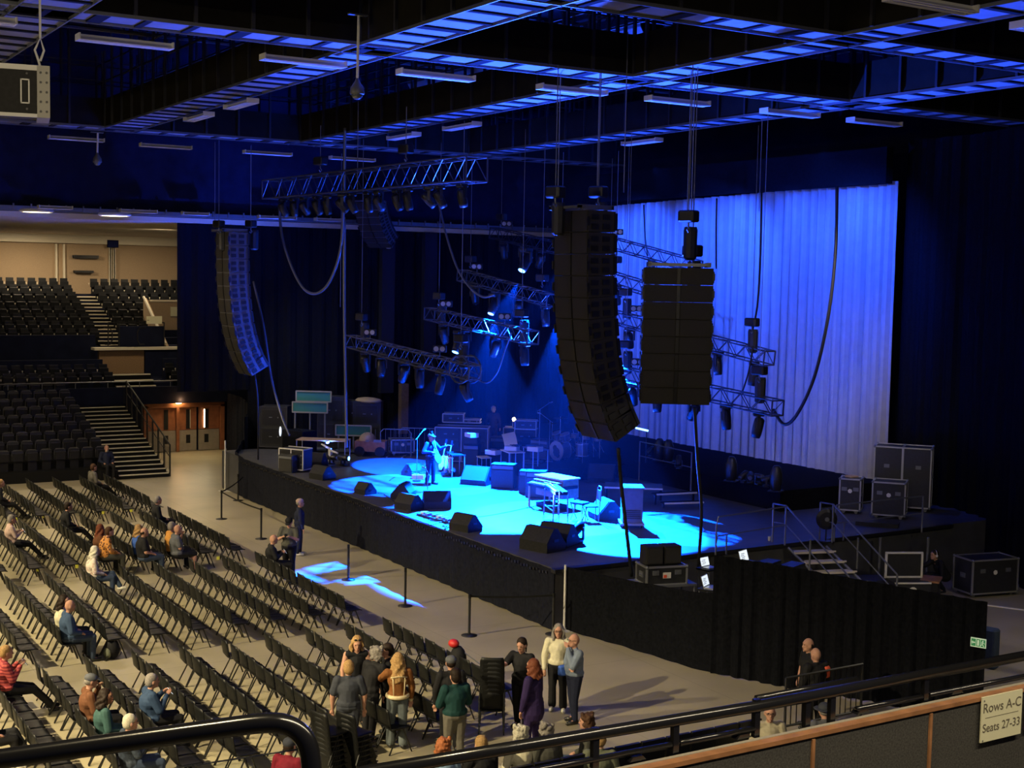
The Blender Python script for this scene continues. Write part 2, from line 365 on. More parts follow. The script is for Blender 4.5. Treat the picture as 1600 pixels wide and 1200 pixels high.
# boxed balcony in the upper stand
a, b = GY(186, 505, 67.2), GY(256, 505, 67.2)
mb = MB(); mb.span((a.x, 67.2, 4.74), (b.x, 67.4, 5.75)); struct('wall_parapet.001', mb, 'dark_wall')
mb = MB()
for x in (a.x-0.55, a.x, b.x): mb.cyl((x, 67.15, 4.7), (x, 67.15, 5.95), 0.03)
mb.tube([(a.x-0.55, 67.15, 5.93), (b.x, 67.15, 5.93)], 0.03)
tag(mb.build('guard_rail', 'black_metal'), 'black guard rail round the boxed ledge at the foot of the aisle stairs', 'railing')
s0, s1 = GY(229, 500, 67.1), GY(253, 500, 67.1)
t = thing('notice_board', 'cream notice panel hung on the dark ledge in the upper stand', 'sign', (s0.x, 67.12, s0.z))
MB().span((0, -0.03, -0.19), (s1.x-s0.x, 0.03, 0.19)).build('panel', 'sign_cream', t)
MB().span((0.02, -0.05, -0.02), (0.12, -0.03, 0.0)).build('fixing', 'black_metal', t)
# sloping beige stair wall at the right of the upper stand
p0, p1, p2 = GY(243, 467, 68.4), GY(262, 512, 67.0), GY(279, 475, 68.4)
mb = MB(); mb.add([(p0.x, 70.4, p0.z), (p0.x+0.12, 70.4, p0.z), (p1.x+0.12, 67.2, 4.74), (p1.x, 67.2, 4.74), (p0.x, 70.4, 4.7), (p0.x+.12, 70.4, 4.7)],
                  [(0, 1, 2, 3), (0, 3, 4), (1, 5, 2)]); mb.span((p0.x, 70.4, 4.7), (30, 70.6, p0.z-0.12))
struct('wall_stair', mb, 'beige_wall')
mb = MB(); mb.tube([(p0.x-0.05, 70.35, p0.z+0.06), (p1.x-0.05, 67.2, 4.86)], 0.07); mb.span((p0.x+0.3, 70.3, p0.z-0.2), (30, 70.5, p0.z-0.1)); struct('trim_4', mb, 'cream_paint')
a = GY(270, 487, 70.2)
tag(MB().span((a.x-0.1, 70.25, a.z-0.25), (a.x+0.5, 70.32, a.z+0.25)).build('wall_notice', 'sign_cream'), 'pale square notice on the beige stair wall', 'sign')
for i, px in enumerate((172, 218)):
    a = GY(px, 522, 66.1); sg = 1 if i == 0 else -1
    mb = MB(); mb.tube([(a.x-sg*.3, 66.1, a.z+.3), (a.x, 66.1, a.z+.3), (a.x+sg*.1, 66.1, a.z+.1), (a.x+sg*.1, 66.1, a.z-.3), (a.x, 66.1, a.z-.5), (a.x-sg*.25, 66.1, a.z-.5)], 0.03)
    tag(mb.build('grab_rail', 'black_metal'), ('curved black grab rail on the left of the brick entrance', 'curved black grab rail on the right of the brick entrance')[i], 'handrail')
# lower two rows of the upper stand and its front ledge
LY = [62.7, 63.7]; LZ = [2.95, 3.25]
mb = MB()
for y, z in zip(LY, LZ): mb.span((4, y-0.5, 2.4), (30, y+0.5, z))
mb.span((4, 64.2, 2.4), (30, 68.2, 3.3)); mb.span((4, 64.3, 3.3), (xA-0.4, 64.5, 4.3)); mb.span((xB+0.3, 64.3, 3.3), (30, 64.5, 4.3))
struct('floor.002', mb, 'dark_wall')
mb = MB(); mb.span((4, 61.9, 2.35), (30, 62.15, 3.15)); struct('wall_ledge', mb, 'dark_wall')
mb = MB(); mb.tube([(4, 61.95, 3.42), (30, 61.95, 3.42)], 0.03)
for i in range(18): mb.cyl((4.5+i*1.45, 61.95, 3.1), (4.5+i*1.45, 61.95, 3.42), 0.02)
tag(mb.build('ledge_rail', 'dull_steel'), 'thin steel rail along the front ledge of the upper stand', 'railing')
t = aisle('aisle_stairs', 0, 1.9, 4, 0, 0.45, 0, 0.24, 'short wide flight of pale edged steps below the brick entrance'); t.location = (GY(184, 560, 62.4).x, 62.3, 2.9)
# ------------------------------------------------------------------ wall with the doors
struct('wall_far', MB().span((-13.5, 62.6, 0), (30, 62.8, 2.38)), 'dark_wall')
D0, D1 = GY(231, 690, 62.4).x, GY(345, 690, 62.4).x
mb = MB(); mb.span((D0-0.2, 62.3, 2.1), (D1+0.15, 62.55, 2.36)); mb.span((D1-0.05, 62.3, 0), (D1+0.15, 62.55, 2.2)); mb.span((D0-0.2, 62.3, 0), (D0, 62.55, 2.2))
xm = GY(277, 690, 62.4).x; mb.span((xm-0.07, 62.28, 0), (xm+0.07, 62.55, 2.15))
struct('trim_5', mb, 'door_wood')
xs = [D0, xm, GY(308, 690, 62.4).x, D1-0.05]
slots = [GY(259.5, 660, 62.4).x, GY(294, 660, 62.4).x, GY(322.5, 660, 62.4).x]
for i in range(3):
    t = thing('door_%d' % (i+1), ('brown door half hidden by the stair rail', 'brown door with a pale kick panel beside the lamp', 'brown door with a bright sliver in its slot window')[i], 'door', (xs[i], 62.42, 0)); t['kind'] = 'structure'
    wd = xs[i+1]-xs[i]; sx = slots[i]-xs[i]
    MB().span((0.08 if i else 0.02, 0, 1.02), (wd-0.03, 0.06, 2.08)).build('upper_panel', 'door_wood', t)
    MB().span((0.08 if i else 0.02, -0.01, 0.02), (wd-0.03, 0.06, 1.0)).build('kick_panel', 'door_kick', t)
    MB().span((sx-0.10, -0.03, 1.06), (sx+0.10, 0.0, 2.0)).build('slot_window', 'black_metal', t)
    MB().span((sx-0.10, -0.03, 0.38), (sx+0.10, -0.012, 0.78)).build('slot_window', 'black_metal', t)
    if i: MB().span((sx-0.13 if i == 2 else sx+0.08, -0.045, 1.1), (sx-0.08 if i == 2 else sx+0.11, -0.03, 1.98)).build('light_gap', 'glow_warm' if i == 2 else 'cream_paint', t)
p = GY(279, 629, 62.2)
t = thing('wall_lamp', 'bright orange bulkhead lamp over the brown doors', 'lamp', (p.x, 62.3, 2.42))
MB().box((0, 0.02, 0), (0.3, 0.12, 0.22)).build('bracket', 'black_metal', t)
MB().ell((0, -0.10, 0), (0.24, 0.13, 0.13), 14, 8).build('bulb_cover', 'glow_lamp', t, True)
point('wall_lamp_light', (p.x, 61.9, 2.5), 60, (1.0, 0.45, 0.12), 0.15)
area('foyer_light', (19.5, 60.0, 2.75), (19.4, 59.0, 0), 40, (1.0, 0.85, 0.5), 1.5)
tag(drape_mb([(D1+0.25, 62.2), (21.6, 59.5), (20.6, 55.5), (19.2, 52.3), (18.7, 51.2)], 0, 2.75, 0.06, 0.5, 3).build('side_curtain', 'skirt_drape'), 'grey black pleated curtain curving from the doors to the stage', 'curtain')
# ------------------------------------------------------------------ stage house
struct('floor_stage', MB().span((17.7, 26.9, 0.02), (35.1, 51.0, 1.5)), 'stage_floor')
struct('floor_stage.001', MB().span((17.6, 26.75, 1.42), (31.6, 26.95, 1.515)), 'black_metal')
tag(drape_mb([(18.9, 51.8, 1.9), (17.75, 49.6, 1.62), (17.62, 48.4, 1.5), (17.6, 26.8, 1.5)], 0.02, 1.5, 0.022, 0.75, 5, zrag=0.02).build('stage_skirt', 'skirt_drape'), 'charcoal cloth skirt hung along the whole stage front', 'curtain')
mb = MB()
for i in range(150): mb.box((17.565, 27.1+i*0.145, 1.40-0.02*(i % 3)), (0.012, 0.07, 0.06))
tag(mb.build('skirt_clips', 'black_metal'), 'row of dark fixing tabs along the top of the stage skirt', 'fixings', kind='stuff')
tag(drape_mb([(19.3, 52.4), (35.0, 52.4)], 0.0, 10.9, 0.07, 0.7, 8).build('wing_curtain', 'black_drape'), 'huge black masking curtain behind the left side of the stage', 'curtain')
tag(drape_mb([(16.35, 52.4), (19.3, 52.4)], 3.75, 10.9, 0.05, 0.7, 9).build('wing_curtain', 'black_drape'), 'black masking curtain hanging over the brown doors', 'curtain')
tag(drape_mb([(33.15, 30.9, 11.85), (33.15, 46.9, 11.6)], 1.56, 11.7, 0.22, 0.44, 12, thick=0.03, sharp=True).build('backdrop_curtain', 'backdrop_cloth'), 'tall pleated pale backdrop curtain washed in blue light', 'curtain')
tag(drape_mb([(33.8, 31.2), (33.9, 28.5), (33.0, 26.0), (31.95, 24.4), (32.2, 21.5)], 0, 13.2, 0.07, 0.6, 4).build('masking_curtain', 'black_drape'), 'black masking curtain to the right of the blue backdrop', 'curtain')
tag(MB().span((32.6, 30.9, 11.75), (32.9, 51, 12.9)).build('curtain_border', 'black_drape'), 'black border cloth above the blue backdrop', 'curtain')
mb = MB(); a = GY(632, 690, 51.6); mb.span((a.x-0.22, 51.5, 1.5), (a.x+0.12, 51.8, 3.9)); tag(mb.build('timber_post', mat('post_brown', (0.16, 0.10, 0.06), 0.8, noise=.2)), 'tall brown timber flat standing behind the amplifier rack', 'panel')
for px in (606, 672):
    a = GY(px, 400, 51.9); mb = MB(); mb.span((a.x-0.3, 51.8, 3.5), (a.x+0.3, 52.1, 10.4)); tag(mb.build('wall_column', 'roof_dark'), 'dim dark column on the far wing wall %s' % ('below the pale dish' if px == 606 else 'behind the hanging cable loop'), 'column')
# pipe and drape enclosure on the right
mb = drape_mb([(17.9, 26.72, 1.56), (18.3, 24.8, 1.6), (18.6, 22.9, 1.7), (18.85, 22.1, 1.78)], 0.02, 1.6, 0.02, 0.9, 21, zrag=0.03)
tag(mb.build('enclosure_drape', 'black_drape'), 'low black drape running on from the stage corner', 'curtain')
mb = drape_mb([(18.75, 22.25, 2.62), (19.5, 20.75, 2.58), (20.35, 19.05, 2.5), (21.2, 17.05, 2.45)], 0.02, 2.6, 0.035, 0.31, 22, zrag=0.02)
tag(mb.build('enclosure_drape', 'black_drape'), 'tall black pleated drape carrying the green exit sign', 'curtain')
mb = MB(); mb.cyl((17.87, 26.72, 0), (17.87, 26.72, 1.62), 0.028, n=10); mb.box((17.87, 26.72, 0.01), (0.4, 0.4, 0.02))
tag(mb.build('drape_post', 'ivory'), 'white upright post at the front corner of the stage', 'post')
mb = MB(); a = G(385, 770, 0); mb.cyl((17.55, 50.2, 0), (17.55, 50.2, 2.0), 0.03); mb.box((17.55, 50.2, 0.01), (0.4, 0.4, 0.02))
tag(mb.build('drape_post', 'ivory'), 'thin pale post at the far left corner of the stage', 'post')
# ------------------------------------------------------------------ catwalk grid
def catwalk(axis, c0, c1, s0, s1, label, z=13.2, up=0.95):
    t = thing('catwalk', label, 'catwalk', (0, 0, 0), 0, 'roof catwalks')
    def sp(m_, a0, a1, b0, b1, z0, z1):
        if axis == 'y': m_.span((a0, b0, z0), (a1, b1, z1))
        else: m_.span((b0, a0, z0), (b1, a1, z1))
    p_ = MB(); sp(p_, c0+0.02, c1-0.02, s0, s1, z+0.04, z+0.06); p_.build('underside_panels', 'catwalk_panel', t)
    j = MB(); n = int((s1-s0)/0.92)
    for i in range(n+1): sp(j, c0, c1, s0+i*0.92, s0+i*0.92+(0.13 if i % 3 else 0.26), z+0.005, z+0.045)
    j.build('cross_slats', 'roof_dark', t)
    e = MB(); sp(e, c0-0.015, c0+0.01, s0, s1, z-0.015, z+0.05); sp(e, c1-0.01, c1+0.02, s0, s1, z-0.015, z+0.05); e.build('edge_rails', 'dull_steel', t)
    f = MB(); sp(f, c0, c0+0.04, s0, s1, z+0.06, z+up); sp(f, c1-0.04, c1, s0, s1, z+0.06, z+up); f.build('side_panels', 'fascia', t)
    h = MB(); k = s0+0.4; i = 0
    while k < s1:
        for cc in (c0-0.03, c1+0.03): sp(h, cc-0.035, cc+0.035, k, k+0.07, z+0.05, z+(2.5 if i % 2 else 4.2))
        k += 1.15; i += 1
    for zz in (z+1.5, z+2.1): sp(h, c0-0.02, c0+0.02, s0, s1, zz, zz+0.04); sp(h, c1-0.02, c1+0.02, s0, s1, zz, zz+0.04)
    h.build('hangers', 'dark_truss', t); return t
catwalk('y', 5.1, 6.2, 10, 46.5, 'long catwalk at the upper left corner of the roof')
catwalk('y', 11.8, 12.9, 12, 46.5, 'catwalk running towards the far stand, left of the hall centre')
catwalk('y', 18.7, 19.7, 12, 46.8, 'catwalk running along just above the stage front edge')
catwalk('y', 25.6, 26.6, 20, 46.8, 'catwalk crossing over the middle of the stage')
catwalk('x', 18.95, 19.8, 4, 33, 'broad blue lit catwalk crossing at the top right')
catwalk('x', 25.6, 26.6, 1, 33, 'catwalk crossing in line with the near edge of the stage')
catwalk('x', 45.6, 46.6, 1, 33, 'dim far catwalk crossing beyond the stage')
# roof steel and ducts in the cells
for k, (y0, zz) in enumerate(((22.5, 15.4), (30.0, 15.6), (35.0, 15.2), (40.5, 15.5))):
    mb = MB()
    mb.tube([(1, y0, zz), (33, y0, zz)], 0.06); mb.tube([(1, y0, zz+1.1), (33, y0, zz+1.1)], 0.06)
    for i in range(32): mb.tube([(1+i, y0, zz), (1.5+i, y0, zz+1.1), (2+i, y0, zz)], 0.03, 4)
    tag(mb.build('roof_truss', 'dark_truss'), 'dark steel roof truss, %s behind the first crossing catwalk' % ORD[k], 'roof truss', 'roof trusses')
for k, (x0, y0, z0, L) in enumerate(((8.6, 30, 15.6, 14), (15.6, 24, 15.3, 20), (22.5, 30, 15.5, 14))):
    mb = MB(); mb.cyl((x0, y0, z0), (x0, y0+L, z0), 0.38, n=14)
    for i in range(int(L/1.4)): mb.cyl((x0, y0+i*1.4, z0), (x0, y0+i*1.4+0.06, z0), 0.42, n=14)
    tag(mb.build('air_duct', mat('duct_%d' % k, (0.16, 0.17, 0.19), 0.5, 0.3), smooth=False), 'round air duct running above the %s roof cell' % ('left', 'centre', 'stage side')[k], 'duct')
# strip battens -----------------------------------------------------------------
def batten(p, axis, label, L=1.85):
    t = thing('batten_light', label, 'strip light', p, 0 if axis == 'x' else PI/2, 'fluorescent battens under the catwalks')
    MB().prism([(-L/2, 0.0), (L/2, 0.0), (L/2, 0.075), (-L/2, 0.075)], -0.06, 0.06).build('spine', 'ivory', t)
    r = MB()
    r.add([(-L/2, -0.06, 0.03), (L/2, -0.06, 0.03), (L/2, -0.17, -0.035), (-L/2, -0.17, -0.035), (-L/2, -0.06, 0.015), (L/2, -0.06, 0.015), (L/2, -0.165, -0.045), (-L/2, -0.165, -0.045)],
          [(0, 1, 2, 3), (4, 7, 6, 5), (3, 2, 6, 7)])
    r.add([(-L/2, 0.06, 0.03), (L/2, 0.06, 0.03), (L/2, 0.17, -0.035), (-L/2, 0.17, -0.035), (-L/2, 0.06, 0.015), (L/2, 0.06, 0.015), (L/2, 0.165, -0.045), (-L/2, 0.165, -0.045)],
          [(0, 3, 2, 1), (4, 5, 6, 7), (3, 7, 6, 2)])
    r.span((-L/2, -0.12, -0.012), (L/2, 0.12, -0.004)); r.build('reflector', 'white_paint', t)
    for s_ in (-1, 1): MB().span((s_*L/2-0.015, -0.17, -0.045), (s_*L/2+0.015, 0.17, 0.085)).build('end_cap', 'ivory', t)
    for yy_ in (-0.06, 0.06): MB().cyl((-L/2+.03, yy_, -0.04), (L/2-.03, yy_, -0.04), 0.014, n=6).build('tube', 'white_paint', t)
    return t
Z = 13.02
for i, x in enumerate((6.55, 10.35, 13.55, 17.25, 20.45, 24.25, 27.4)):
    batten((x+0.93, 27.35, Z), 'x', '%s strip light from the left in the row of seven' % ORD[i])
for i, (x, y) in enumerate(((10.6, 48.4), (13.9, 48.9), (17.8, 48.9), (21.3, 48.9))):
    batten((x+0.93, y, Z), 'x', '%s strip light from the left in the distant blue lit row' % ORD[i])
for i, (x, y) in enumerate(((12.8, 39.0), (12.75, 35.3), (19.9, 39.8), (19.95, 36.0), (26.7, 36.0))):
    batten((x, y, Z), 'y', ('foreshortened strip light at the far end of the left catwalk', 'foreshortened strip light on the left catwalk nearer the centre', 'foreshortened strip light left of its pair over the stage', 'foreshortened strip light right of its pair over the stage', 'narrow blue strip light hanging over the drum riser')[i])
p = G(1517, 18, 13.0); batten((p.x-0.93, p.y, 13), 'x', 'large cream strip light cut by the top edge, upper right')
p = G(1590, 40, 13.0); batten((p.x+0.93, p.y, 13), 'x', 'cream strip light end cut by the right picture edge')
p = G(24, 36, 13.0); batten((p.x-0.93, p.y, 13), 'x', 'strip light cut by the left picture edge near the speaker')
for i, (a, b, yy, lab) in enumerate(((60, 112, 51.0, 'blue lit strip at the front edge of the cream ceiling, left'), (188, 244, 51.0, 'blue lit strip at the front edge of the cream ceiling, right'), (285, 325, 51.0, 'pale strip light just right of the upper stand opening'), (404, 461, 51.0, 'pale strip light under the dark wall behind the cable loop'), (493, 532, 51.0, 'pale strip light left of the small distant speaker array'))):
    A, B = GY(a, 333, yy), GY(b, 340, yy); zz = (328+a*0.04, )[0]
    A = GY(a, 321+a*0.045, yy); t = batten(((A.x+B.x)/2, yy, A.z), 'x', lab, abs(B.x-A.x))
# ------------------------------------------------------------------ line arrays
def array_speaker(loc, rz, n, W, H, Dp, angles, label, side_mat='array_paint'):
    """column of cabinets hung one under another; local -x is the front"""
    t = thing('line_array_speaker', label, 'speaker array', loc, rz, 'hanging speaker arrays')
    f = MB(); f.span((-Dp*.3, -W*.45, 0.02), (Dp*1.0, -W*.45+.08, 0.12)); f.span((-Dp*.3, W*.45-.08, 0.02), (Dp*1.0, W*.45, 0.12))
    f.span((-Dp*.3, -W*.45, 0.04), (-Dp*.3+.08, W*.45, 0.1)); f.span((Dp*.92, -W*.45, 0.04), (Dp, W*.45, 0.1)); f.build('fly_frame', 'dull_steel', t)
    x, z, a = 0.0, 0.0, 0.0
    for k in range(n):
        a += angles[k]
        m = Matrix.Translation((x, 0, z)) @ Matrix.Rotation(-a, 4, 'Y')
        b = MB(); b.M = m
        b.add([(0, -W/2, 0), (0, W/2, 0), (0, W/2, -H+.01), (0, -W/2, -H+.01), (Dp, -W/2+.0, -.012), (Dp, W/2, -.012), (Dp, W/2, -H+.02), (Dp, -W/2, -H+.02)],
              [(0, 1, 2, 3), (4, 7, 6, 5), (0, 4, 5, 1), (3, 2, 6, 7), (0, 3, 7, 4), (1, 5, 6, 2)])
        c = b.build('speaker_cabinet', side_mat, t)
        g = MB(); g.M = m; g.span((-0.02, -W/2+.02, -H+.03), (0, -0.05, -0.02)); g.span((-0.02, 0.05, -H+.03), (0, W/2-.02, -0.02)); g.build('grille', 'speaker_grille', c)
        s = MB(); s.M = m
        for sg in (-1, 1):
            s.span((Dp*.10, sg*(W/2), -H*.42), (Dp*.36, sg*(W/2+.025), -H*.18)); s.span((Dp*.10, sg*(W/2), -H*.86), (Dp*.36, sg*(W/2+.025), -H*.60))
            s.span((Dp*.52, sg*(W/2), -H*.42), (Dp*.78, sg*(W/2+.025), -H*.18)); s.span((Dp*.52, sg*(W/2), -H*.86), (Dp*.78, sg*(W/2+.025), -H*.60))
            s.span((Dp*.95, sg*(W/2-.02), -H*.9), (Dp+.04, sg*(W/2+.03), -H*.1)); s.span((-.05, sg*(W/2-.02), -H*.7), (.02, sg*(W/2+.03), -H*.3))
        s.span((-0.036, -0.035, -H+.02), (0, 0.035, -.01)); s.build('rigging_plates', 'black_metal', c)
        nx = m @ Vector((0, 0, -H)); x, z = nx.x, nx.z
    return t, m @ Vector((Dp/2, 0, -H))
def world_of(t, p):
    return Matrix.Translation(t.location) @ Matrix.Rotation(t.rotation_euler.z, 4, 'Z') @ Vector(p)
def cable(pts, r, label, m='black_metal', name='cable', n=6, group=None):
    # smooth the way points
    P = [Vector(p) for p in pts]; out = []
    for i in range(len(P)-1):
        a, b, c, d = P[max(i-1, 0)], P[i], P[i+1], P[min(i+2, len(P)-1)]
        for k in range(6):
            s = k/6; out.append(0.5*((2*b)+(c-a)*s+(2*a-5*b+4*c-d)*s*s+(3*b-a-3*c+d)*s**3))
    out.append(P[-1]); return tag(MB().tube(out, r, n).build(name, m, smooth=True), label, 'cable', group)
ANG = [math.radians(v) for v in (0, 0.5, 1, 1.2, 1.8, 2.2, 2.8, 3.5, 4.5, 5.5, 6.5)]
pR = GY(905, 330, 25.3); arrR, bR = array_speaker((pR.x-.2, 25.3, pR.z), 0, 11, 1.36, 0.485, 0.72, ANG, 'long curved black line array hanging in front of the stage centre right')
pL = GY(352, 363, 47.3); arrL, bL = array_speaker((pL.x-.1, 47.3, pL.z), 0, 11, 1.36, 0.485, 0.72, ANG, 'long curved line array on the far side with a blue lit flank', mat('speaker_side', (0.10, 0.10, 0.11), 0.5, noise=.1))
pO = GY(1078, 419, 23.2)
arrO, bO = array_speaker((pO.x-.3, 23.2, pO.z), math.radians(55), 8, 1.5, 0.375, 0.75, [math.radians(v) for v in (0, 0, .5, .5, 1, 1, 2, 3)], 'broad square outfill array of eight cabinets against the blue backdrop')
pS = GY(560, 318, 50.5)
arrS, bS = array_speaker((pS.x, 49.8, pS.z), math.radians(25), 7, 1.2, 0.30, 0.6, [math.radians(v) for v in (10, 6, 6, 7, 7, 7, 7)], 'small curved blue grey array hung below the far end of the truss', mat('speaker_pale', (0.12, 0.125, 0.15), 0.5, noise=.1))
cable([GY(966, 700, 25.3), GY(971, 760, 25.4), GY(979, 830, 25.6), GY(987, 900, 25.8)], 0.045, 'thick black cable tail hanging from the large line array')
cable([GY(1085, 635, 23.5), GY(1090, 720, 23.6), GY(1096, 800, 23.8), GY(1091, 885, 24.2)], 0.04, 'thick black cable hanging from the square outfill array')
cable([world_of(arrL, bL), (pL.x+1.3, 47.4, 3.8), (pL.x+1.4, 47.6, 1.55)], 0.03, 'thin cable hanging under the far curved array')
# chain hoists --------------------------------------------------------------------
def hoist(p, top, label, body=0.42, bag=True, r=0.012):
    """motor hanging at p with a chain up to height top"""
    t = thing('chain_hoist', label, 'hoist', p, 0.3, 'chain hoists')
    MB().rbox((0, 0, 0), (0.30, 0.42, 0.26), 0.07).build('motor', 'black_metal', t)
    MB().cyl((0, 0.0, 0.12), (0, 0, top-p[2]), r).build('chain', 'dull_steel', t)
    if bag: MB().lathe([(0.10, -0.95), (0.15, -0.9), (0.16, -0.3), (0.14, -0.22)], 10, (0.24, 0.1, 0)).build('chain_bag', 'case_board', t)
    m = MB(); m.tube([(0, 0, -.12), (0, 0, -.22), (.05, 0, -.28), (0, 0, -.34), (-.05, 0, -.28)], 0.02); m.build('hook', 'dull_steel', t); return t
for i, (px, py, yy) in enumerate(((868, 300, 25.3), (935, 300, 25.6))):
    p = GY(px, py, yy); hoist(p, 13.2, 'black hoist motor above the large line array, %s side' % ('outer', 'stage')[i])
for i, (px, py, yy) in enumerate(((1076, 338, 23.3), (1082, 392, 23.6))):
    p = GY(px, py, yy); hoist(p, 13.2, ('upper black hoist with a bag over the square array', 'lower hoist resting just over the square array')[i])
for i, (px, yy) in enumerate(((342, 47.0), (392, 47.9))):
    p = GY(px, 350, yy); hoist(p, 13.2, 'hoist above the far curved array, %s one' % ('outer', 'inner')[i])
# trusses ------------------------------------------------------------------------
def truss(a, b, w, label, m='truss_metal', r=0.025, name='lighting_truss', bay=0.5):
    a, b = Vector(a), Vector(b); d = (b-a); L = d.length; d.normalize(); s = Vector((-d.y, d.x, 0)).normalized(); u = s.cross(d); u = -u if u.z < 0 else u
    t = thing(name, label, 'truss', a, 0, 'stage lighting trusses'); h = w/2
    cor = [s*h+u*h, -s*h+u*h, -s*h-u*h, s*h-u*h]
    c = MB()
    for q in cor: c.tube([q, q+d*L], r)
    c.build('chords', m, t)
    br = MB(); n = max(2, int(L/bay))
    for k in range(4):
        q0, q1 = cor[k], cor[(k+1) % 4]; pts = []
        for i in range(n+1): pts.append((q0 if (i % 2) else q1)+d*(L*i/n))
        br.tube(pts, r*.6, 4)
    br.build('bracing', m, t)
    e = MB()
    for q in (0, L):
        for k in range(4): e.tube([cor[k]+d*q, cor[(k+1) % 4]+d*q], r, 4)
    e.build('end_frame', m, t); return t, a, d, L, u
fixture_n = [0]
def moving_light(p, tilt, pan, label, s=1.0, lit=None, group='moving lights on the trusses', upright=False):
    t = thing('moving_head_light', label, 'stage light', p, pan, group)
    sg = 1 if upright else -1
    MB().rbox((0, 0, sg*.06*s), (0.34*s, 0.30*s, 0.12*s), .05).build('base', 'black_metal', t)
    y = MB(); y.span((-.05*s, -.21*s, sg*.10*s), (.05*s, -.17*s, sg*.46*s)); y.span((-.05*s, .17*s, sg*.10*s), (.05*s, .21*s, sg*.46*s)); y.span((-.05*s, -.21*s, sg*.10*s), (.05*s, .21*s, sg*.15*s)); y.build('yoke', 'black_metal', t)
    h = MB(); h.M = Matrix.Translation((0, 0, sg*.42*s)) @ Matrix.Rotation(tilt, 4, 'Y'); h.lathe([(.09*s, .26*s), (.15*s, .20*s), (.16*s, 0), (.15*s, -.22*s), (.13*s, -.34*s)], 12)
    hd = h.build('lamp_head', 'black_metal', t, True)
    l = MB(); l.M = h.M; l.lathe([(.115*s, -.33*s), (.11*s, -.352*s)], 12); l.build('lens', lit or 'lens', hd); return t
def blinder(p, rz, label, s=1.0):
    t = thing('blinder_light', label, 'stage light', p, rz, 'two-lamp blinders')
    MB().rbox((0, 0, 0), (.20*s, .46*s, .24*s), .03).build('housing', 'black_metal', t)
    for sg in (-1, 1):
        l = MB(); l.M = Matrix.Translation((-.11*s, sg*.11*s, 0)) @ Matrix.Rotation(PI/2, 4, 'Y'); l.lathe([(.09*s, -.02), (.085*s, .01)], 12); l.build('lamp', 'pale_lens', t)
    MB().tube([(0, 0, -.12*s), (0, 0, -.25*s)], .015).build('clamp', 'dull_steel', t)
# front truss over the stage edge
A, B = GX(423, 297, 17.1), GX(745, 264, 17.1)
T0 = truss(A, B, 0.62, 'long silvery truss hanging over the front edge of the stage', bay=0.6)
for i in range(14):
    f = 0.08+i*0.066+0.01*math.sin(i*3); p = A.lerp(B, f)+Vector((0, 0, -0.34))
    moving_light(p, -0.5+0.3*math.sin(i*2.1), 0.4*math.sin(i), '%s lamp from the far end of the long front truss' % ORD[i], 0.8)
for i, f in enumerate((0.30, 0.72)):
    p = A.lerp(B, f); hoist((p.x, p.y, p.z+0.75), 13.2, '%s hoist holding up the long front truss' % ('far', 'near')[i], bag=False)
# raked trusses, far group and near group
def at_y(px, py, X): return GX(px, py, X)
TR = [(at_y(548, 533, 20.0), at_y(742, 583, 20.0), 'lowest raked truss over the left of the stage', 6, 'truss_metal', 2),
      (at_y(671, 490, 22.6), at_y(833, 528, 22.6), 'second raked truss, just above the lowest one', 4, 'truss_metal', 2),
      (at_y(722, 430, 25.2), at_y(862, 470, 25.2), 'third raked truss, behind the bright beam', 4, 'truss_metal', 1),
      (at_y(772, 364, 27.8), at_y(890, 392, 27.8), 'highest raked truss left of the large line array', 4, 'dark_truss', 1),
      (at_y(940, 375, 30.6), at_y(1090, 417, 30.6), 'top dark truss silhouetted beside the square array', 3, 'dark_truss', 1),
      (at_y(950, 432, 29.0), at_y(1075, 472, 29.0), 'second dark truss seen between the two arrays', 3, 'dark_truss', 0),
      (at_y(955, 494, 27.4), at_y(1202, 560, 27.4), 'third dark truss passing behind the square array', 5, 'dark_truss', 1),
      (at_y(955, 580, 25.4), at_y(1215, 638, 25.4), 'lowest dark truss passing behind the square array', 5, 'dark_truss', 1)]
NM = ['lowest far raked truss', 'second far raked truss', 'third far raked truss', 'highest far raked truss', 'top silhouetted truss', 'second silhouetted truss', 'third silhouetted truss', 'lowest silhouetted truss']
for k, (a, b, lab, nl, m, nb) in enumerate(TR):
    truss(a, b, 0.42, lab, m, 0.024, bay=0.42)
    for i in range(nl):
        f = 0.14+0.78*i/(nl-1)+0.02*math.sin(i*4+k); p = a.lerp(b, f)+Vector((0, 0, -0.22))
        moving_light(p, (-0.35, 0.2, -0.6, 0.1, -0.2, 0.45)[i % 6], 0.5+0.5*i, '%s lamp under the %s' % (ORD[i], NM[k]), 0.95)
    for i in range(nb):
        f = (0.18, 0.75)[i]; p = a.lerp(b, f)+Vector((0, 0, 0.48)); blinder(p, 0.9, '%s two-lamp blinder standing on the %s' % (('far', 'near')[i], NM[k]), 0.9)
    for i, f in enumerate((0.1, 0.9)):
        p = a.lerp(b, f)
        if k in (4, 5) and i == 1: continue
        hoist((p.x, p.y, p.z+(0.95 if k in (0, 7, 6) else 0.7)), 13.2, '%s hoist of the %s' % (('far', 'near')[i], NM[k]), bag=(k in (0, 6, 7, 1)), r=0.010)
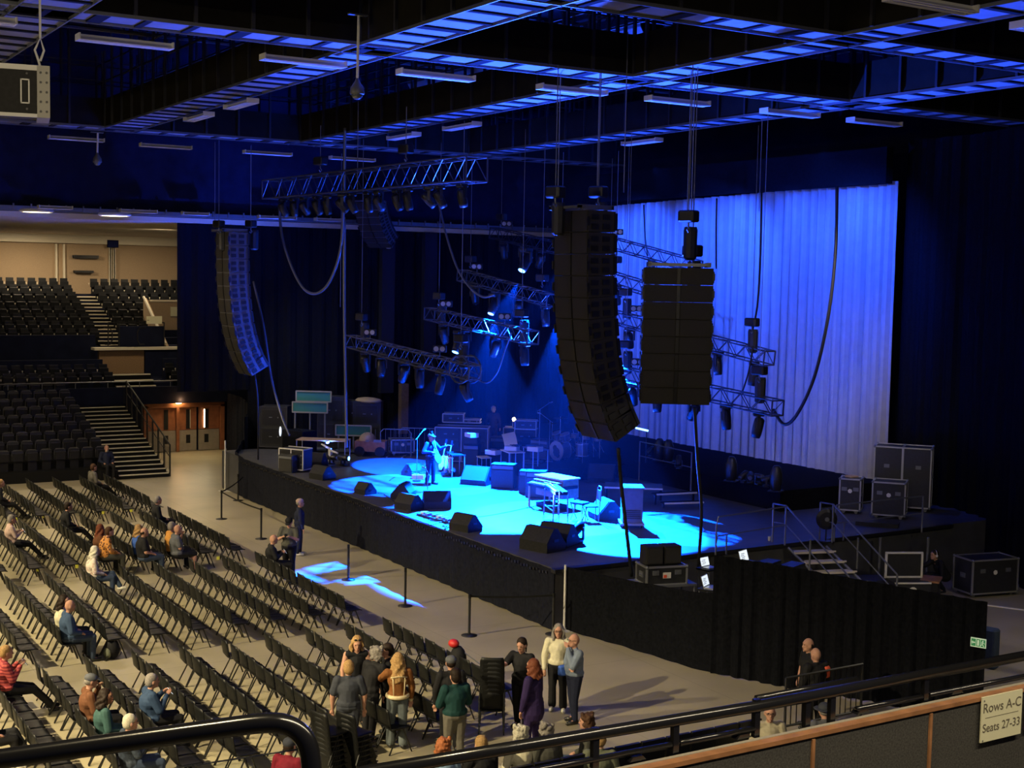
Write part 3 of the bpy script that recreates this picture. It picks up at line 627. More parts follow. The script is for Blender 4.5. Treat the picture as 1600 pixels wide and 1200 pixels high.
# the lit lamp at the top of the visible beam
p = GX(822, 408, 24.0); moving_light(p+Vector((0, 0, .45)), 0.6, 0.3, 'lamp shining bright blue at the top of the visible beam', 1.1, 'glow_blue')
LAMPS = [(822, 411, 24.0), (770, 474, 22.6), (717, 535, 21.5), (860, 520, 22.6)]
LAMPS[1] = (772, 476, 23.9)
for i, (px, py, X) in enumerate(LAMPS[1:3]):
    p = GX(px, py, X); moving_light(p+Vector((0, 0, .4)), 0.5, 0.3, ('lamp with a glowing lens under the third far truss', 'lamp with a blue lit barrel over the circular truss end')[i], 1.0, 'glow_blue')
# circular end of the lowest truss
p = GX(727, 577, 20.0); mb = MB()
for q in (-.2, .2): mb.tube([(p.x+q, p.y+.62*math.cos(t_*PI/8), p.z+.42*math.sin(t_*PI/8)) for t_ in range(17)], 0.03)
for t_ in range(8): mb.tube([(p.x-.2, p.y+.62*math.cos(t_*PI/4), p.z+.42*math.sin(t_*PI/4)), (p.x+.2, p.y+.62*math.cos(t_*PI/4+.4), p.z+.42*math.sin(t_*PI/4+.4))], 0.02, 4)
tag(mb.build('truss_ring', 'truss_metal'), 'circular metal ring at the near end of the lowest raked truss', 'truss')
# hanging cable loops
def loop(pts, X, r, label, m='dull_steel'): cable([GX(px, py, X) for px, py in pts], r, label, m)
loop([(436, 320), (441, 370), (455, 415), (472, 448), (490, 459), (508, 450), (522, 425), (532, 390), (536, 345), (538, 270), (539, 200)], 18.6, 0.05, 'pale cable loop drooping from the far end of the front truss')
loop([(538, 345), (538, 480), (540, 600), (542, 700)], 18.7, 0.05, 'thick pale cable dropping straight to the left of the stage')
loop([(686, 320), (698, 370), (715, 420), (735, 450), (755, 464), (772, 460)], 20.5, 0.035, 'grey cable loop falling from the front truss to the raked truss')
loop([(396, 440), (412, 510), (424, 590), (440, 650), (452, 680)], 18.3, 0.04, 'thin cable slanting down beside the far curved array')
loop([(744, 592), (762, 598), (778, 580), (790, 545), (800, 520)], 20.5, 0.022, 'thin cable curling off the ring at the truss end')
loop([(1308, 290), (1305, 400), (1293, 500), (1272, 590), (1245, 648), (1225, 663), (1208, 640)], 26.0, 0.05, 'black cable sweeping down in front of the blue backdrop', 'black_metal')
loop([(1190, 300), (1188, 400), (1183, 480), (1172, 530)], 27.6, 0.035, 'black cable dropping to the third silhouetted truss', 'black_metal')
loop([(1177, 540), (1170, 580), (1160, 612)], 26.6, 0.03, 'short black cable joining two silhouetted trusses', 'black_metal')
loop([(1006, 320), (1008, 370), (1012, 400)], 30.0, 0.03, 'black cable dropping to the top silhouetted truss', 'black_metal')
loop([(1120, 310), (1119, 360), (1119, 420)], 29.0, 0.03, 'thin black cable behind the upper right of the square array', 'black_metal')
for i, (px, y0, y1, X) in enumerate(((336, 222, 350, 16.8), (392, 228, 345, 17.5), (534, 240, 480, 20.5), (725, 240, 520, 20.7), (560, 130, 300, 17.0), (1191, 185, 330, 26.5), (1088, 60, 330, 19.6), (1081, 90, 330, 19.4), (877, 60, 300, 17.3), (938, 90, 300, 17.8), (981, 50, 300, 18.5))):
    a, b = GX(px, y0, X), GX(px+(-2 if i in (8, 9) else 0), y1, X)
    tag(MB().cyl((a.x, a.y, min(a.z, 14.2)), (a.x, a.y, b.z), 0.012).build('steel_wire', 'dull_steel'), 'thin vertical steel wire, %s counted among the hanging wires' % ORD[i], 'wire', 'hanging steel wires')
# camera domes on poles
for i, (px, py, D, L) in enumerate(((558, 146, 27.0, 1.55), (152, 253, 44.0, 0.95))):
    p = GD(px, py, D); t = thing('dome_camera', ('dome camera on a long pole hanging from the roof, top centre', 'small distant dome camera on a pole, upper left')[i], 'camera', p, 0)
    MB().cyl((0, 0, .1), (0.02, 0, L), 0.03).build('pole', 'ivory', t)
    MB().lathe([(.14, -.02), (.15, .0), (.13, .12), (.05, .24), (.03, .3)], 14).build('housing', mat('camera_grey_%d' % i, (.12, .12, .12), .4), t, True)
    MB().ell((0, 0, -.02), (.12, .12, .11), 14, 8).build('dome', 'lens', t, True)
    MB().box((0, 0, L), (.4, .12, .03)).build('mount_plate', 'dull_steel', t)
# satellite dish like reflector on the wing wall
p = GY(608, 368, 51.4); t = thing('dish_reflector', 'pale round dish fixed high on the dark wing wall', 'dish', p, 0.5)
m_ = MB(); m_.M = Matrix.Rotation(PI/2-.3, 4, 'X'); m_.lathe([(.02, .12), (.22, .08), (.33, 0), (.34, -.02), (.22, .05)], 16); m_.build('reflector', 'white_paint', t, True)
MB().cyl((0.1, .1, -.15), (.25, .2, -.5), .07, .12).build('bracket', 'white_paint', t)
# speaker hanging upper left
p = GD(78, 145, 15.5); t = thing('flown_speaker', 'black speaker cabinet with pale metal edges hanging at the left edge', 'speaker', p, math.radians(-11))
MB().span((-1.5, -.0, -.26), (-.10, .6, .26)).build('cabinet', 'speaker_paint', t)
e = MB(); e.span((-1.5, -.015, .24), (-.05, .02, .30)); e.span((-1.5, -.015, -.29), (-.05, .02, -.25)); e.span((-1.5, 0, .26), (-.05, .6, .28)); e.build('edge_strips', 'ivory', t)
e = MB(); e.span((-.14, -.02, -.29), (0.0, .62, .30)); e.build('end_plate', mat('end_plate', (.42, .40, .34), .5), t)
e = MB()
for i in range(5): e.cyl((-.10, -.03, -.22+i*.11), (-.10, -.02, -.22+i*.11), .014); e.cyl((-.035, -.03, -.22+i*.11), (-.035, -.02, -.22+i*.11), .014)
for q in (-.6, -.25): e.cyl((q, -.02, .2), (q, 0, .2), .014); e.cyl((q, -.02, -.2), (q, 0, -.2), .014)
e.build('bolts', 'black_metal', t)
e = MB()
for q in (((-.32, -.02, -.14), (-.22, 0, -.125)), ((-.32, -.02, .125), (-.22, 0, .14)), ((-.32, -.02, -.14), (-.305, 0, .14)), ((-.235, -.02, -.14), (-.22, 0, .14))): e.span(*q)
e.build('badge_frame', 'ivory', t)
e = MB(); e.tube([(-.1, .05, .28), (-.12, .05, .36), (-.16, .05, .48), (-.10, .05, .62), (-.06, .05, .48), (-.1, .05, .36)], .014); e.cyl((-.10, .05, .62), (-.10, .05, 3.0), .014); e.build('suspension_wire', 'ivory', t)
# ------------------------------------------------------------------ road cases
def road_case(loc, rz, L, W, H, label, wheels=True, latches=True, door_lines=0, group=None, badge=True):
    t = thing('flight_case', label, 'flight case', loc, rz, group); z0 = 0.12 if wheels else 0.0
    MB().span((-L/2, -W/2, z0), (L/2, W/2, z0+H)).build('body', 'case_board', t)
    e = MB(); r = .022
    for sx in (-1, 1):
        for sy in (-1, 1): e.box((sx*L/2, sy*W/2, z0+H/2), (r*2, r*2, H))
    for z in (z0, z0+H):
        for s in (-1, 1): e.box((0, s*W/2, z), (L, r*2, r*2)); e.box((s*L/2, 0, z), (r*2, W, r*2))
    for k in range(door_lines): x = -L/2+L*(k+1)/(door_lines+1); e.box((x, -W/2, z0+H/2), (r*3, r*2, H)); e.box((x, 0, z0+H), (r*3, W, r*2))
    e.build('edge_trim', 'aluminium', t)
    c = MB()
    for sx in (-1, 1):
        for sy in (-1, 1):
            for z in (z0, z0+H): c.ell((sx*L/2, sy*W/2, z), .045, 8, 6)
    c.build('corner_balls', 'dull_steel', t)
    if latches:
        for s in (-1, 1):
            for q in (-.28, .28):
                m = MB(); m.box((q*L, s*(W/2+.012), z0+H*.68), (.16, .025, .11)); m.box((q*L, s*(W/2+.028), z0+H*.68), (.05, .02, .05)); m.build('latch', 'dull_steel', t)
            m = MB(); m.box((s*(L/2+.012), 0, z0+H*.5), (.025, .2, .13)); m.tube([(s*(L/2+.02), -.07, z0+H*.5), (s*(L/2+.06), 0, z0+H*.5), (s*(L/2+.02), .07, z0+H*.5)], .012); m.build('handle', 'dull_steel', t)
    if badge:
        m = MB(); m.cyl((0, -W/2-.005, z0+H*.62), (0, -W/2-.012, z0+H*.62), .07, n=6); m.build('badge', 'ivory', t)
    if wheels:
        for sx in (-1, 1):
            for sy in (-1, 1):
                m = MB(); m.cyl((sx*(L/2-.12), sy*(W/2-.1)-.02, .055), (sx*(L/2-.12), sy*(W/2-.1)+.02, .055), .055, n=12); m.box((sx*(L/2-.12), sy*(W/2-.1), .10), (.09, .09, .04)); m.build('caster', 'dull_steel', t)
    return t
S = 1.5
def wedge(px, py, rz, label, s=1.0, z=S):
    p = G(px, py, z); t = thing('wedge_monitor', label, 'floor monitor', (p.x, p.y, z), rz, 'floor wedge monitors')
    pr = [(-.30*s, 0), (.28*s, 0), (.30*s, .12*s), (.02*s, .46*s), (-.10*s, .46*s), (-.30*s, .2*s)]
    MB().prism(pr, -.36*s, .36*s).build('cabinet', 'speaker_paint', t)
    g = MB(); a, b = Vector((.30*s, 0, .13*s)), Vector((.03*s, 0, .45*s)); nrm = Vector((b.z-a.z, 0, a.x-b.x)).normalized()*.015
    g.add([a+Vector((0, -.33*s, 0))+nrm, a+Vector((0, .33*s, 0))+nrm, b+Vector((0, .33*s, 0))+nrm, b+Vector((0, -.33*s, 0))+nrm, a+Vector((0, -.33*s, 0)), a+Vector((0, .33*s, 0)), b+Vector((0, .33*s, 0)), b+Vector((0, -.33*s, 0))],
          [(0, 1, 2, 3), (0, 4, 5, 1), (3, 2, 6, 7), (0, 3, 7, 4), (1, 5, 6, 2)]); g.build('grille', 'speaker_grille', t)
    m = MB(); m.box((-.02*s, -.365*s, .22*s), (.14*s, .01, .05*s)); m.box((-.02*s, .365*s, .22*s), (.14*s, .01, .05*s)); m.build('handle', 'black_metal', t); return t
wedge(630, 778, 2.4, 'tilted wedge monitor at the stage front left of the pedal tray', 1.05)
wedge(640, 795, .3, 'wedge monitor overlapping the tilted one at the stage front', 1.0)
wedge(682, 793, 1.2, 'wide wedge monitor lying on the cyan pool', 1.15)
wedge(571, 771, .2, 'small wedge monitor on the front edge by the left pool', .8)
wedge(728, 828, .3, 'wedge monitor at the near end of the pedal tray', 1.0)
wedge(504, 748, .3, 'dark wedge monitor at the left end of the stage front', 1.0)
wedge(490, 730, .8, 'big dark monitor beside the white framed rack', 1.2)
wedge(645, 742, 1.9, 'wedge monitor behind the performer in the blue light', .9)
wedge(664, 741, 2.9, 'pale lit wedge monitor at the foot of the performer', .9)
wedge(746, 756, -2.5, 'blue wedge monitor facing the amplifier stacks', 1.3)
wedge(945, 810, 2.9, 'blue wedge monitor leaning beside the louvred cabinet', 1.25)
wedge(940, 752, -2.3, 'wedge monitor on its side behind the organ seat', 1.3)
wedge(848, 858, .3, 'large dark wedge at the front corner of the stage', 1.3)
wedge(872, 850, .5, 'second dark wedge tucked beside the corner wedge', 1.25)
# floor light near the corner
def floor_light(px, py, z, label, s=1.0, lensm='lens', tilt=0.0, rz=0.0):
    p = G(px, py, z); return moving_light((p.x, p.y, z), tilt, rz, label, s, lensm, 'moving lights standing on the stage', True)
floor_light(902, 847, S, 'small moving light standing at the front corner of the stage', .9, 'lens', 1.2, .5)
floor_light(518, 727, S, 'floor light with a warm lens at the left end of the stage', .7, 'pale_lens', PI/2, 2.2)
floor_light(536, 728, S, 'floor light with a blue lens at the left end of the stage', .7, 'glow_blue', PI/2, 2.2)
# pedal tray with cables
p = G(688, 812, S); t = thing('pedal_tray', 'shallow tray of pedals and cables on the stage front edge', 'pedal board', (p.x, p.y, S), PI/2+.1)
MB().span((-.95, -.2, 0), (.95, .2, .06)).build('tray', 'black_metal', t)
for i in range(7): MB().box((-.8+i*.26, .02*((i*3) % 4), .09), (.14, .2, .07)).build('pedal', ('ivory', 'dull_steel', 'glow_white' if i == 3 else 'aluminium')[i % 3], t)
for k in range(3):
    rg = random.Random(k); a = G(668+k*14, 806+k*8, S+.02)
    cable([a+Vector((rg.uniform(-.4, .4)+.2*math.cos(j), rg.uniform(-.5, .5), 0)) for j in range(8)], .012, ('tangled black cable on the stage by the pedal tray', 'second tangled cable nearer the corner by the pedal tray', 'looped cable end beside the near wedge and pedal tray')[k])
cable([G(600, 772, S+.02), G(618, 785, S+.02), G(640, 800, S+.02)], .014, 'cable running along the stage front between wedges')
cable([G(700, 810, S+.015), G(760, 806, S+.015), G(840, 790, S+.015)], .010, 'thin cable crossing the bright pool')
# performer's mic stand etc.
def mic_stand(px, py, label, h=1.45, boom=.5, rz=0.0, z=S):
    p = G(px, py, z); t = thing('microphone_stand', label, 'microphone stand', (p.x, p.y, z), rz, 'microphone stands')
    MB().cyl((0, 0, 0), (0, 0, .03), .14, n=14).build('base', 'black_metal', t)
    MB().cyl((0, 0, 0), (0, 0, h), .013).build('pole', 'dull_steel', t)
    MB().cyl((-.1, 0, h-.06), (boom, 0, h+.22), .010).build('boom', 'dull_steel', t)
    MB().cap((boom, 0, h+.22), .022, (boom+.12, 0, h+.24), .03).build('microphone', 'dull_steel', t); return t
mic_stand(651, 752, 'microphone stand in front of the standing performer', 1.5, .45, .6)
mic_stand(668, 768, 'slim stand with a flat foot left of the wide wedge', .55, .1, 2)
mic_stand(873, 824, 'thin microphone stand in front of the keyboards', 1.05, .3, 2.4)
# amplifier rig ------------------------------------------------------------------
def rack(px, py, z, L, W, H, rz, label, rows=3, cols=2, name='amplifier_rack', cat='equipment rack', trim='aluminium'):
    p = G(px, py, z); t = thing(name, label, cat, (p.x, p.y, z), rz)
    MB().span((-W/2, -L/2, .08), (W/2, L/2, H)).build('body', 'case_board', t)
    e = MB()
    for y in [-L/2+L*k/cols for k in range(cols+1)]: e.box((-W/2, y, H/2+.04), (.04, .04, H-.08))
    for zz in (.08, H): e.box((-W/2, 0, zz), (.04, L, .04)); e.box((W/2, 0, zz), (.04, L, .04)); e.box((0, -L/2, zz), (W, .04, .04))
    e.build('edge_trim', trim, t)
    for c in range(cols):
        for r_ in range(rows):
            y = -L/2+L*(c+.5)/cols; zz = .12+(H-.16)*(r_+.5)/rows; hh = (H-.16)/rows*.78
            d = MB().box((-W/2-.012, y, zz), (.02, L/cols*.8, hh)).build('drawer', 'black_metal', t)
            m = MB(); m.box((-W/2-.03, y+.1, zz), (.02, .12, .03)); m.cyl((-W/2-.03, y-.2, zz), (-W/2-.045, y-.2, zz), .03); m.build('control_knob', 'dull_steel', d)
    return t
rack(722, 722, S, 2.0, .8, 1.35, .95, 'large black amplifier rack with pale edges behind the performer', 3, 2)
rack(709, 662, S+1.37, .8, .5, .40, .95, 'boxed amplifier head on top of the large rack', 1, 1)
rack(738, 663, S+1.37, .62, .45, .20, .95, 'low flat unit beside the amplifier head on the rack', 1, 1)
rack(820, 706, S, .95, .6, 1.25, .9, 'tall dark amplifier stack next to the lit bulb', 3, 1)
rack(822, 673, S+1.27, .8, .45, .40, .9, 'amplifier head on top of the tall stack by the bulb', 1, 1)
rack(796, 706, S, .45, .5, 1.0, .9, 'narrow rack left of the tall dark amplifier stack', 2, 1)
p = G(803, 657, S+1.9); p = GX(803, 655, G(806, 706, S).x)
t = thing('lamp_bulb', 'small bright warm bulb glowing above the backline', 'lamp', p)
MB().ell((0, 0, 0), .07, 10, 8).build('bulb', 'glow_lamp', t, True); MB().cyl((0, 0, -.06), (0, 0, S-p.z), .012).build('stem', 'black_metal', t); MB().cyl((0, 0, S-p.z), (0, 0, S-p.z+.02), .12, n=12).build('base', 'black_metal', t)
point('bulb_light', p+Vector((-.15, -.1, 0)), 8, (1, .6, .3), .05)
def amp(px, py, z, W, D_, H, rz, label, feet=True, m='speaker_paint', name='guitar_amplifier', g='speaker_grille', knobs=True):
    p = G(px, py, z); t = thing(name, label, 'amplifier', (p.x, p.y, z), rz)
    MB().rbox((0, 0, H/2), (D_, W, H), .03).build('cabinet', m, t)
    MB().span((-D_/2-.02, -W/2+.04, .05), (-D_/2, W/2-.04, H*.76)).build('grille_cloth', g, t)
    if knobs:
        m2 = MB(); m2.span((-D_/2-.02, -W/2+.04, H*.80), (-D_/2, W/2-.04, H*.93)); m2.build('control_panel', 'dull_steel', t)
    h = MB(); h.tube([(0, -.12, H), (0, -.08, H+.03), (0, .08, H+.03), (0, .12, H)], .012); h.build('handle', 'black_metal', t); return t
amp(787, 762, S, .8, .45, .82, .8, 'dark amplifier cabinet with a pale top in the middle of the stage')
amp(826, 770, S, .6, .45, .75, .85, 'blue lit amplifier cabinet right of the dark middle one', m='speaker_paint')
amp(838, 776, S, .65, .5, .85, .85, 'amplifier box partly hidden behind the organ')
amp(737, 733, S, .6, .4, .95, .85, 'box shaped amplifier under the lit instrument case')
amp(737, 694, S+.97, .55, .4, .40, .85, 'small amplifier head lit bright on its top surface')
amp(757, 718, S, .5, .4, .7, .8, 'small cabinet right of the lit amplifier head')
amp(782, 716, S, .75, .5, .85, .8, 'rack cabinet under the raised curved lid', knobs=True)
amp(832, 742, S, .7, .55, .5, .8, 'low cabinet behind the amplifiers with a pale frame on top')
# tables and frames around the backline
def frame_table(px, py, z, W, D_, H, rz, label, top='black_plastic', m='aluminium', name='equipment_table'):
    p = G(px, py, z); t = thing(name, label, 'table', (p.x, p.y, z), rz)
    MB().box((0, 0, H), (D_, W, .035)).build('top', top, t)
    for sx in (-1, 1):
        for sy in (-1, 1): MB().cyl((sx*(D_/2-.03), sy*(W/2-.03), 0), (sx*(D_/2-.03), sy*(W/2-.03), H), .018).build('leg', m, t)
    r = MB(); r.tube([(-D_/2+.03, -W/2, .25), (-D_/2+.03, W/2, .25)], .014); r.build('stretcher', m, t); return t
frame_table(712, 744, S, .9, .5, .8, -.3, 'pale legged table behind the blue wedge', 'speaker_paint')
frame_table(756, 738, S, .55, .4, .55, -.2, 'little round edged side table lit bright on top', 'ivory')
frame_table(800, 752, S, .9, .6, 1.05, -.2, 'high framed stand holding the lit keyboard', 'ivory')
frame_table(836, 752, S, 1.0, .6, 1.15, -.2, 'tall framed table with clutter behind the organ', 'dull_steel')
# curved lid (piano-lid like panel) and bright clutter
p = G(792, 742, S); t = thing('raised_lid', 'bright cyan curved lid standing open above the keyboards', 'lid', (p.x, p.y, S), -.5)
m = MB(); N = 9
for k in range(N):
    a0, a1 = k/N, (k+1)/N
    f = lambda a: (.0+.1*a, 0.30-.70*a, 1.42-.42*a**1.6)
    q0, q1 = f(a0), f(a1); m.add([(q0[0]-.2, q0[1], q0[2]), (q0[0]+.25, q0[1], q0[2]+.1), (q1[0]+.25, q1[1], q1[2]+.1), (q1[0]-.2, q1[1], q1[2]), (q0[0]-.2, q0[1], q0[2]-.03), (q0[0]+.25, q0[1], q0[2]+.07), (q1[0]+.25, q1[1], q1[2]+.07), (q1[0]-.2, q1[1], q1[2]-.03)], [(0, 1, 2, 3), (4, 7, 6, 5), (0, 4, 5, 1), (3, 2, 6, 7), (0, 3, 7, 4), (1, 5, 6, 2)])
m.build('lid_panel', 'white_paint', t); m = MB(); m.cyl((0.1, -.35, 0), (.1, -.35, .95), .02); m.cyl((0.1, .2, 0), (.1, .22, 1.36), .02); m.build('prop', 'dull_steel', t)
def clutter(px, py, z, n, label, sc=1.0):
    rg = random.Random(px); p = G(px, py, z); t = thing('cable_box', label, 'box', (p.x, p.y, z), rg.random())
    MB().rbox((0, 0, .08*sc), (.34*sc, .46*sc, .16*sc), .03).build('body', 'ivory', t); m = MB()
    for i in range(n): m.tube([(rg.uniform(-.2, .2)*sc, rg.uniform(-.3, .3)*sc, (.17+.02*i)*sc) for _ in range(4)], .012, 5)
    m.build('coiled_cable', 'black_metal', t)
for a in ((737, 683, S+1.42, 3, 'white box with cables on the small amplifier head'), (800, 704, S+1.1, 3, 'cluttered white box on the high framed stand'), (770, 710, S+.88, 2, 'bright case lid on the rack cabinet by the raised lid'), (836, 705, S+1.2, 3, 'tangle of leads in a box on the tall framed table'), (655, 748, S, 4, 'dark pedal box at the foot of the performer')): clutter(*a)
def drape_stool(px, py, label):
    p = G(px, py, S); t = thing('instrument_stand', label, 'stand', (p.x, p.y, S), .3)
    m = MB(); m.cap((0, -.12, .1), .07, (0.02, -.05, .6), .05); m.cap((0, .12, .1), .07, (-.02, .05, .6), .05); m.cap((0, -.2, .62), .05, (0, .2, .62), .05); m.build('body', 'white_paint', t, True)
    MB().cyl((0, 0, 0), (0, 0, .1), .25, n=12).build('base', 'black_metal', t)
drape_stool(700, 742, 'white sculpted double stand glowing beside the wedge monitors')
# guitars on stands near the rack
def guitar(p, rz, lean, label, body='ivory', vertical=True):
    t = thing('electric_guitar', label, 'guitar', p, rz)
    m = MB(); m.M = Matrix.Rotation(lean, 4, 'Y')
    b = MB(); b.M = m.M; b.ell((0, 0, .22), (.025, .17, .2), 14, 8); b.ell((0, 0.02, .42), (.024, .125, .14), 12, 8); b.build('body', body, t, True)
    n_ = MB(); n_.M = m.M; n_.span((-.035, -.025, .4), (-.01, .025, 1.0)); n_.build('neck', 'wood', t)
    h = MB(); h.M = m.M; h.span((-.04, -.04, 1.0), (-.015, .05, 1.16)); h.build('headstock', 'black_plastic', t); return t
for i, px in enumerate((688, 697)):
    p = G(px, 738+i*3, S); guitar((p.x, p.y, S+.06), 3.3, -.2, ('cream guitar leaning on a stand left of the white double stand', 'dark guitar beside the cream guitar near the rack')[i], ('ivory', 'tan_leather')[i])
    tag(MB().tube([(p.x+.2, p.y-.15, S), (p.x+.1, p.y, S+.5), (p.x+.2, p.y+.15, S)], .015).build('guitar_stand', 'black_metal'), '%s guitar stand by the amplifier rack' % ('cream guitar', 'dark guitar')[i], 'stand')
# organ and keyboards --------------------------------------------------------------
p = G(868, 800, S); t = thing('electric_organ', 'wooden double manual organ glowing cyan in front of the amplifiers', 'organ', (p.x+.3, p.y+.7, S), 0.15)
ORG = t
MB().span((-.1, -.62, .35), (.55, .62, .92)).build('case', mat('organ_wood', (.20, .10, .05), .4, noise=.2), t)
m = MB(); m.span((-.14, -.66, .92), (.58, .66, .96)); m.build('lid', 'ivory', t)
for k in range(2):
    kb = MB().span((-.42+k*.17, -.56, .74+k*.08), (-.24+k*.17, .56, .77+k*.08)).build('manual', 'ivory', t)
    bk = MB()
    for i in range(34):
        if i % 7 not in (2, 6): bk.span((-.33+k*.17, -.54+i*.032+.02, .77+k*.08), (-.25+k*.17, -.54+i*.032+.036, .785+k*.08))
    bk.build('black_keys', 'black_plastic', kb)
m = MB(); m.span((-.45, -.64, .64), (.5, .64, .73)); m.build('key_bed', 'black_plastic', t)
for sx in (-.4, .45):
    for sy in (-.58, .58): MB().cyl((sx, sy, 0), (sx, sy, .66), .035, n=8).build('leg', 'wood', t)
MB().span((-.2, -.5, .02), (.25, .5, .14)).build('pedal_board', 'black_plastic', t)
p = G(868, 812, S); t = thing('stage_keyboard', 'long keyboard on a cross braced stand nearest the stage front', 'keyboard', (p.x, p.y, S), -.35)
MB().rbox((0, 0, .88), (.38, 1.4, .11), .03).build('case', 'black_plastic', t); MB().span((-.17, -.66, .935), (-.02, .66, .955)).build('keys', 'ivory', t)
m = MB()
for i in range(44):
    if i % 7 not in (2, 6): m.span((-.10, -.64+i*.03, .955), (-.02, -.64+i*.03+.014, .968))
m.build('black_keys', 'black_plastic', t)
for sy in (-.6, .6):
    m = MB(); m.tube([(-.2, sy, .83), (-.22, sy, .02)], .02); m.tube([(.2, sy, .83), (.22, sy, .02)], .02); m.tube([(-.22, sy, .3), (.22, sy, .3)], .018); m.build('leg_frame', 'dull_steel', t)
m = MB(); m.tube([(-.21, -.6, .35), (-.21, .6, .35)], .016); m.build('crossbar', 'dull_steel', t)
p = G(905, 812, S); t = thing('keyboard_stool', 'low stool by the near end of the keyboard', 'stool', (p.x, p.y, S), .4)
MB().rbox((0, 0, .5), (.36, .5, .07), .05).build('seat', 'black_plastic', t); m = MB()
for s_ in (-1, 1): m.tube([(-.16, s_*.2, 0), (.16, s_*.2, .46)], .016); m.tube([(.16, s_*.2, 0), (-.16, s_*.2, .46)], .016)
m.build('crossed_legs', 'dull_steel', t)
# clear backed chair beside the wedge
p = G(922, 815, S); t = thing('stage_chair', 'slim metal framed chair between the keyboard and the leaning wedge', 'chair', (p.x, p.y, S), 2.8)
MB().rbox((0, 0, .46), (.42, .42, .04), .05).build('seat', 'black_plastic', t); m = MB(); m.tube([(-.2, -.2, 0), (-.22, -.2, .46), (-.26, -.2, .95), (-.28, -.12, 1.02), (-.28, .12, 1.02), (-.26, .2, .95), (-.22, .2, .46), (-.2, .2, 0)], .014); m.build('back_frame', 'aluminium', t)
MB().span((-.27, -.19, .62), (-.25, .19, .92)).build('backrest', 'dull_steel', t)
for s_ in (-1, 1): MB().tube([(.2, s_*.2, 0), (.19, s_*.2, .45)], .014).build('leg', 'aluminium', t)
# louvred cabinet
p = G(986, 822, S); t = thing('rotary_speaker', 'tall louvred speaker cabinet on a wheeled board', 'speaker cabinet', (p.x, p.y, S), 1.05)
MB().span((-.33, -.28, .14), (.33, .28, 1.12)).build('cabinet', mat('rotary_wood', (.12, .11, .11), .5, noise=.1), t); MB().span((-.36, -.31, 1.12), (.36, .31, 1.16)).build('top_board', 'dull_steel', t)
m = MB()
for k in range(6):
    for y_ in (-.285,): m.box((0, y_, .28+k*.055), (.56, .02, .022)); m.box((0, y_, .98+k*.0), (.56, .02, .02))
for k in range(5): m.box((-.335, 0, .28+k*.055), (.02, .46, .022))
m.build('louvres', 'black_metal', t); MB().span((-.38, -.34, .08), (.38, .34, .14)).build('dolly', 'aluminium', t)
for sx in (-1, 1):
    for sy in (-1, 1): MB().cyl((sx*.3, sy*.26-.02, .04), (sx*.3, sy*.26+.02, .04), .04, n=10).build('caster', 'black_metal', t)
# ------------------------------------------------------------------ riser, steps, drums
struct('floor_riser', MB().span((28.4, 30.7, 1.5), (33.0, 50, 2.15)), 'black_drape')
tag(MB().span((24.9, 38.6, 1.5), (28.4, 50, 1.95)).build('drum_riser', 'black_drape'), 'low black riser carrying the drum kit', 'riser')
# lit landing and steps leading up to the riser
for i, (a, b, zz) in enumerate((((945, 757), (1035, 760), 1.95), ((1022, 771), (1085, 768), 1.85), ((1035, 785), (1096, 783), 1.68))):
    A_, B_ = G(*a, zz), G(*b, zz)
    w_ = (1.1, .35, .35)[i]; m = MB(); d_ = (B_-A_); ln = d_.length; ang = math.atan2(d_.y, d_.x); c = A_.lerp(B_, .5)
    m.box((c.x, c.y, zz-.02), (ln, w_, .04), ang)
    tt = thing('stage_step', ('bright lit landing behind the louvred cabinet', 'upper pale edged step right of the louvred cabinet', 'lower pale edged step right of the louvred cabinet')[i], 'step', (0, 0, 0)); m.build('tread', ('stage_floor', 'step_dark', 'step_dark')[i], tt)
    n_ = MB(); off = Vector((math.sin(ang), -math.cos(ang)))*(w_/2); n_.box((c.x+off.x, c.y+off.y, zz-.01), (ln, .04, .05), ang); n_.build('nosing', 'white_paint', tt)
    l_ = MB()
    for q in (.03, .97): e_ = A_.lerp(B_, q); l_.box((e_.x, e_.y, (zz+1.46)/2), (.06, .06, zz-1.5))
    l_.build('legs', 'black_metal', tt)
def rail(pts, posts, label, m='dull_steel', r=.022, name='guard_rail', mid=True):
    t = thing(name, label, 'railing', (0, 0, 0)); a = MB(); a.tube(pts, r); a.build('top_bar', m, t)
    if mid: b = MB(); b.tube([(p[0], p[1], p[2]-.5) for p in pts], r*.8); b.build('middle_bar', m, t)
    for q in posts: MB().cyl(q[0], q[1], r*1.1).build('post', m, t)
    return t
a, b = G(1000, 690+62, S), G(1081, 766, S+.65)
p0 = GX(1000, 690, 28.3); p1 = GX(1081, 707, 28.3)
rail([p0, p1], [((p0.x, p0.y, 1.5), p0), ((p1.x, p1.y, 1.5), p1)], 'thin riser rail crossing in front of the lower backdrop')
p = GX(1003, 672, 28.3); t = thing('tube_light', 'short glowing blue tube lamp above the riser rail', 'stage light', p, .3); MB().cyl((0, -.26, 0), (0, .26, .05), .035).build('tube', 'glow_blue', t); MB().cyl((0, -.2, -.03), (0, -.2, 2.15-p.z), .02).build('stand', 'black_metal', t)
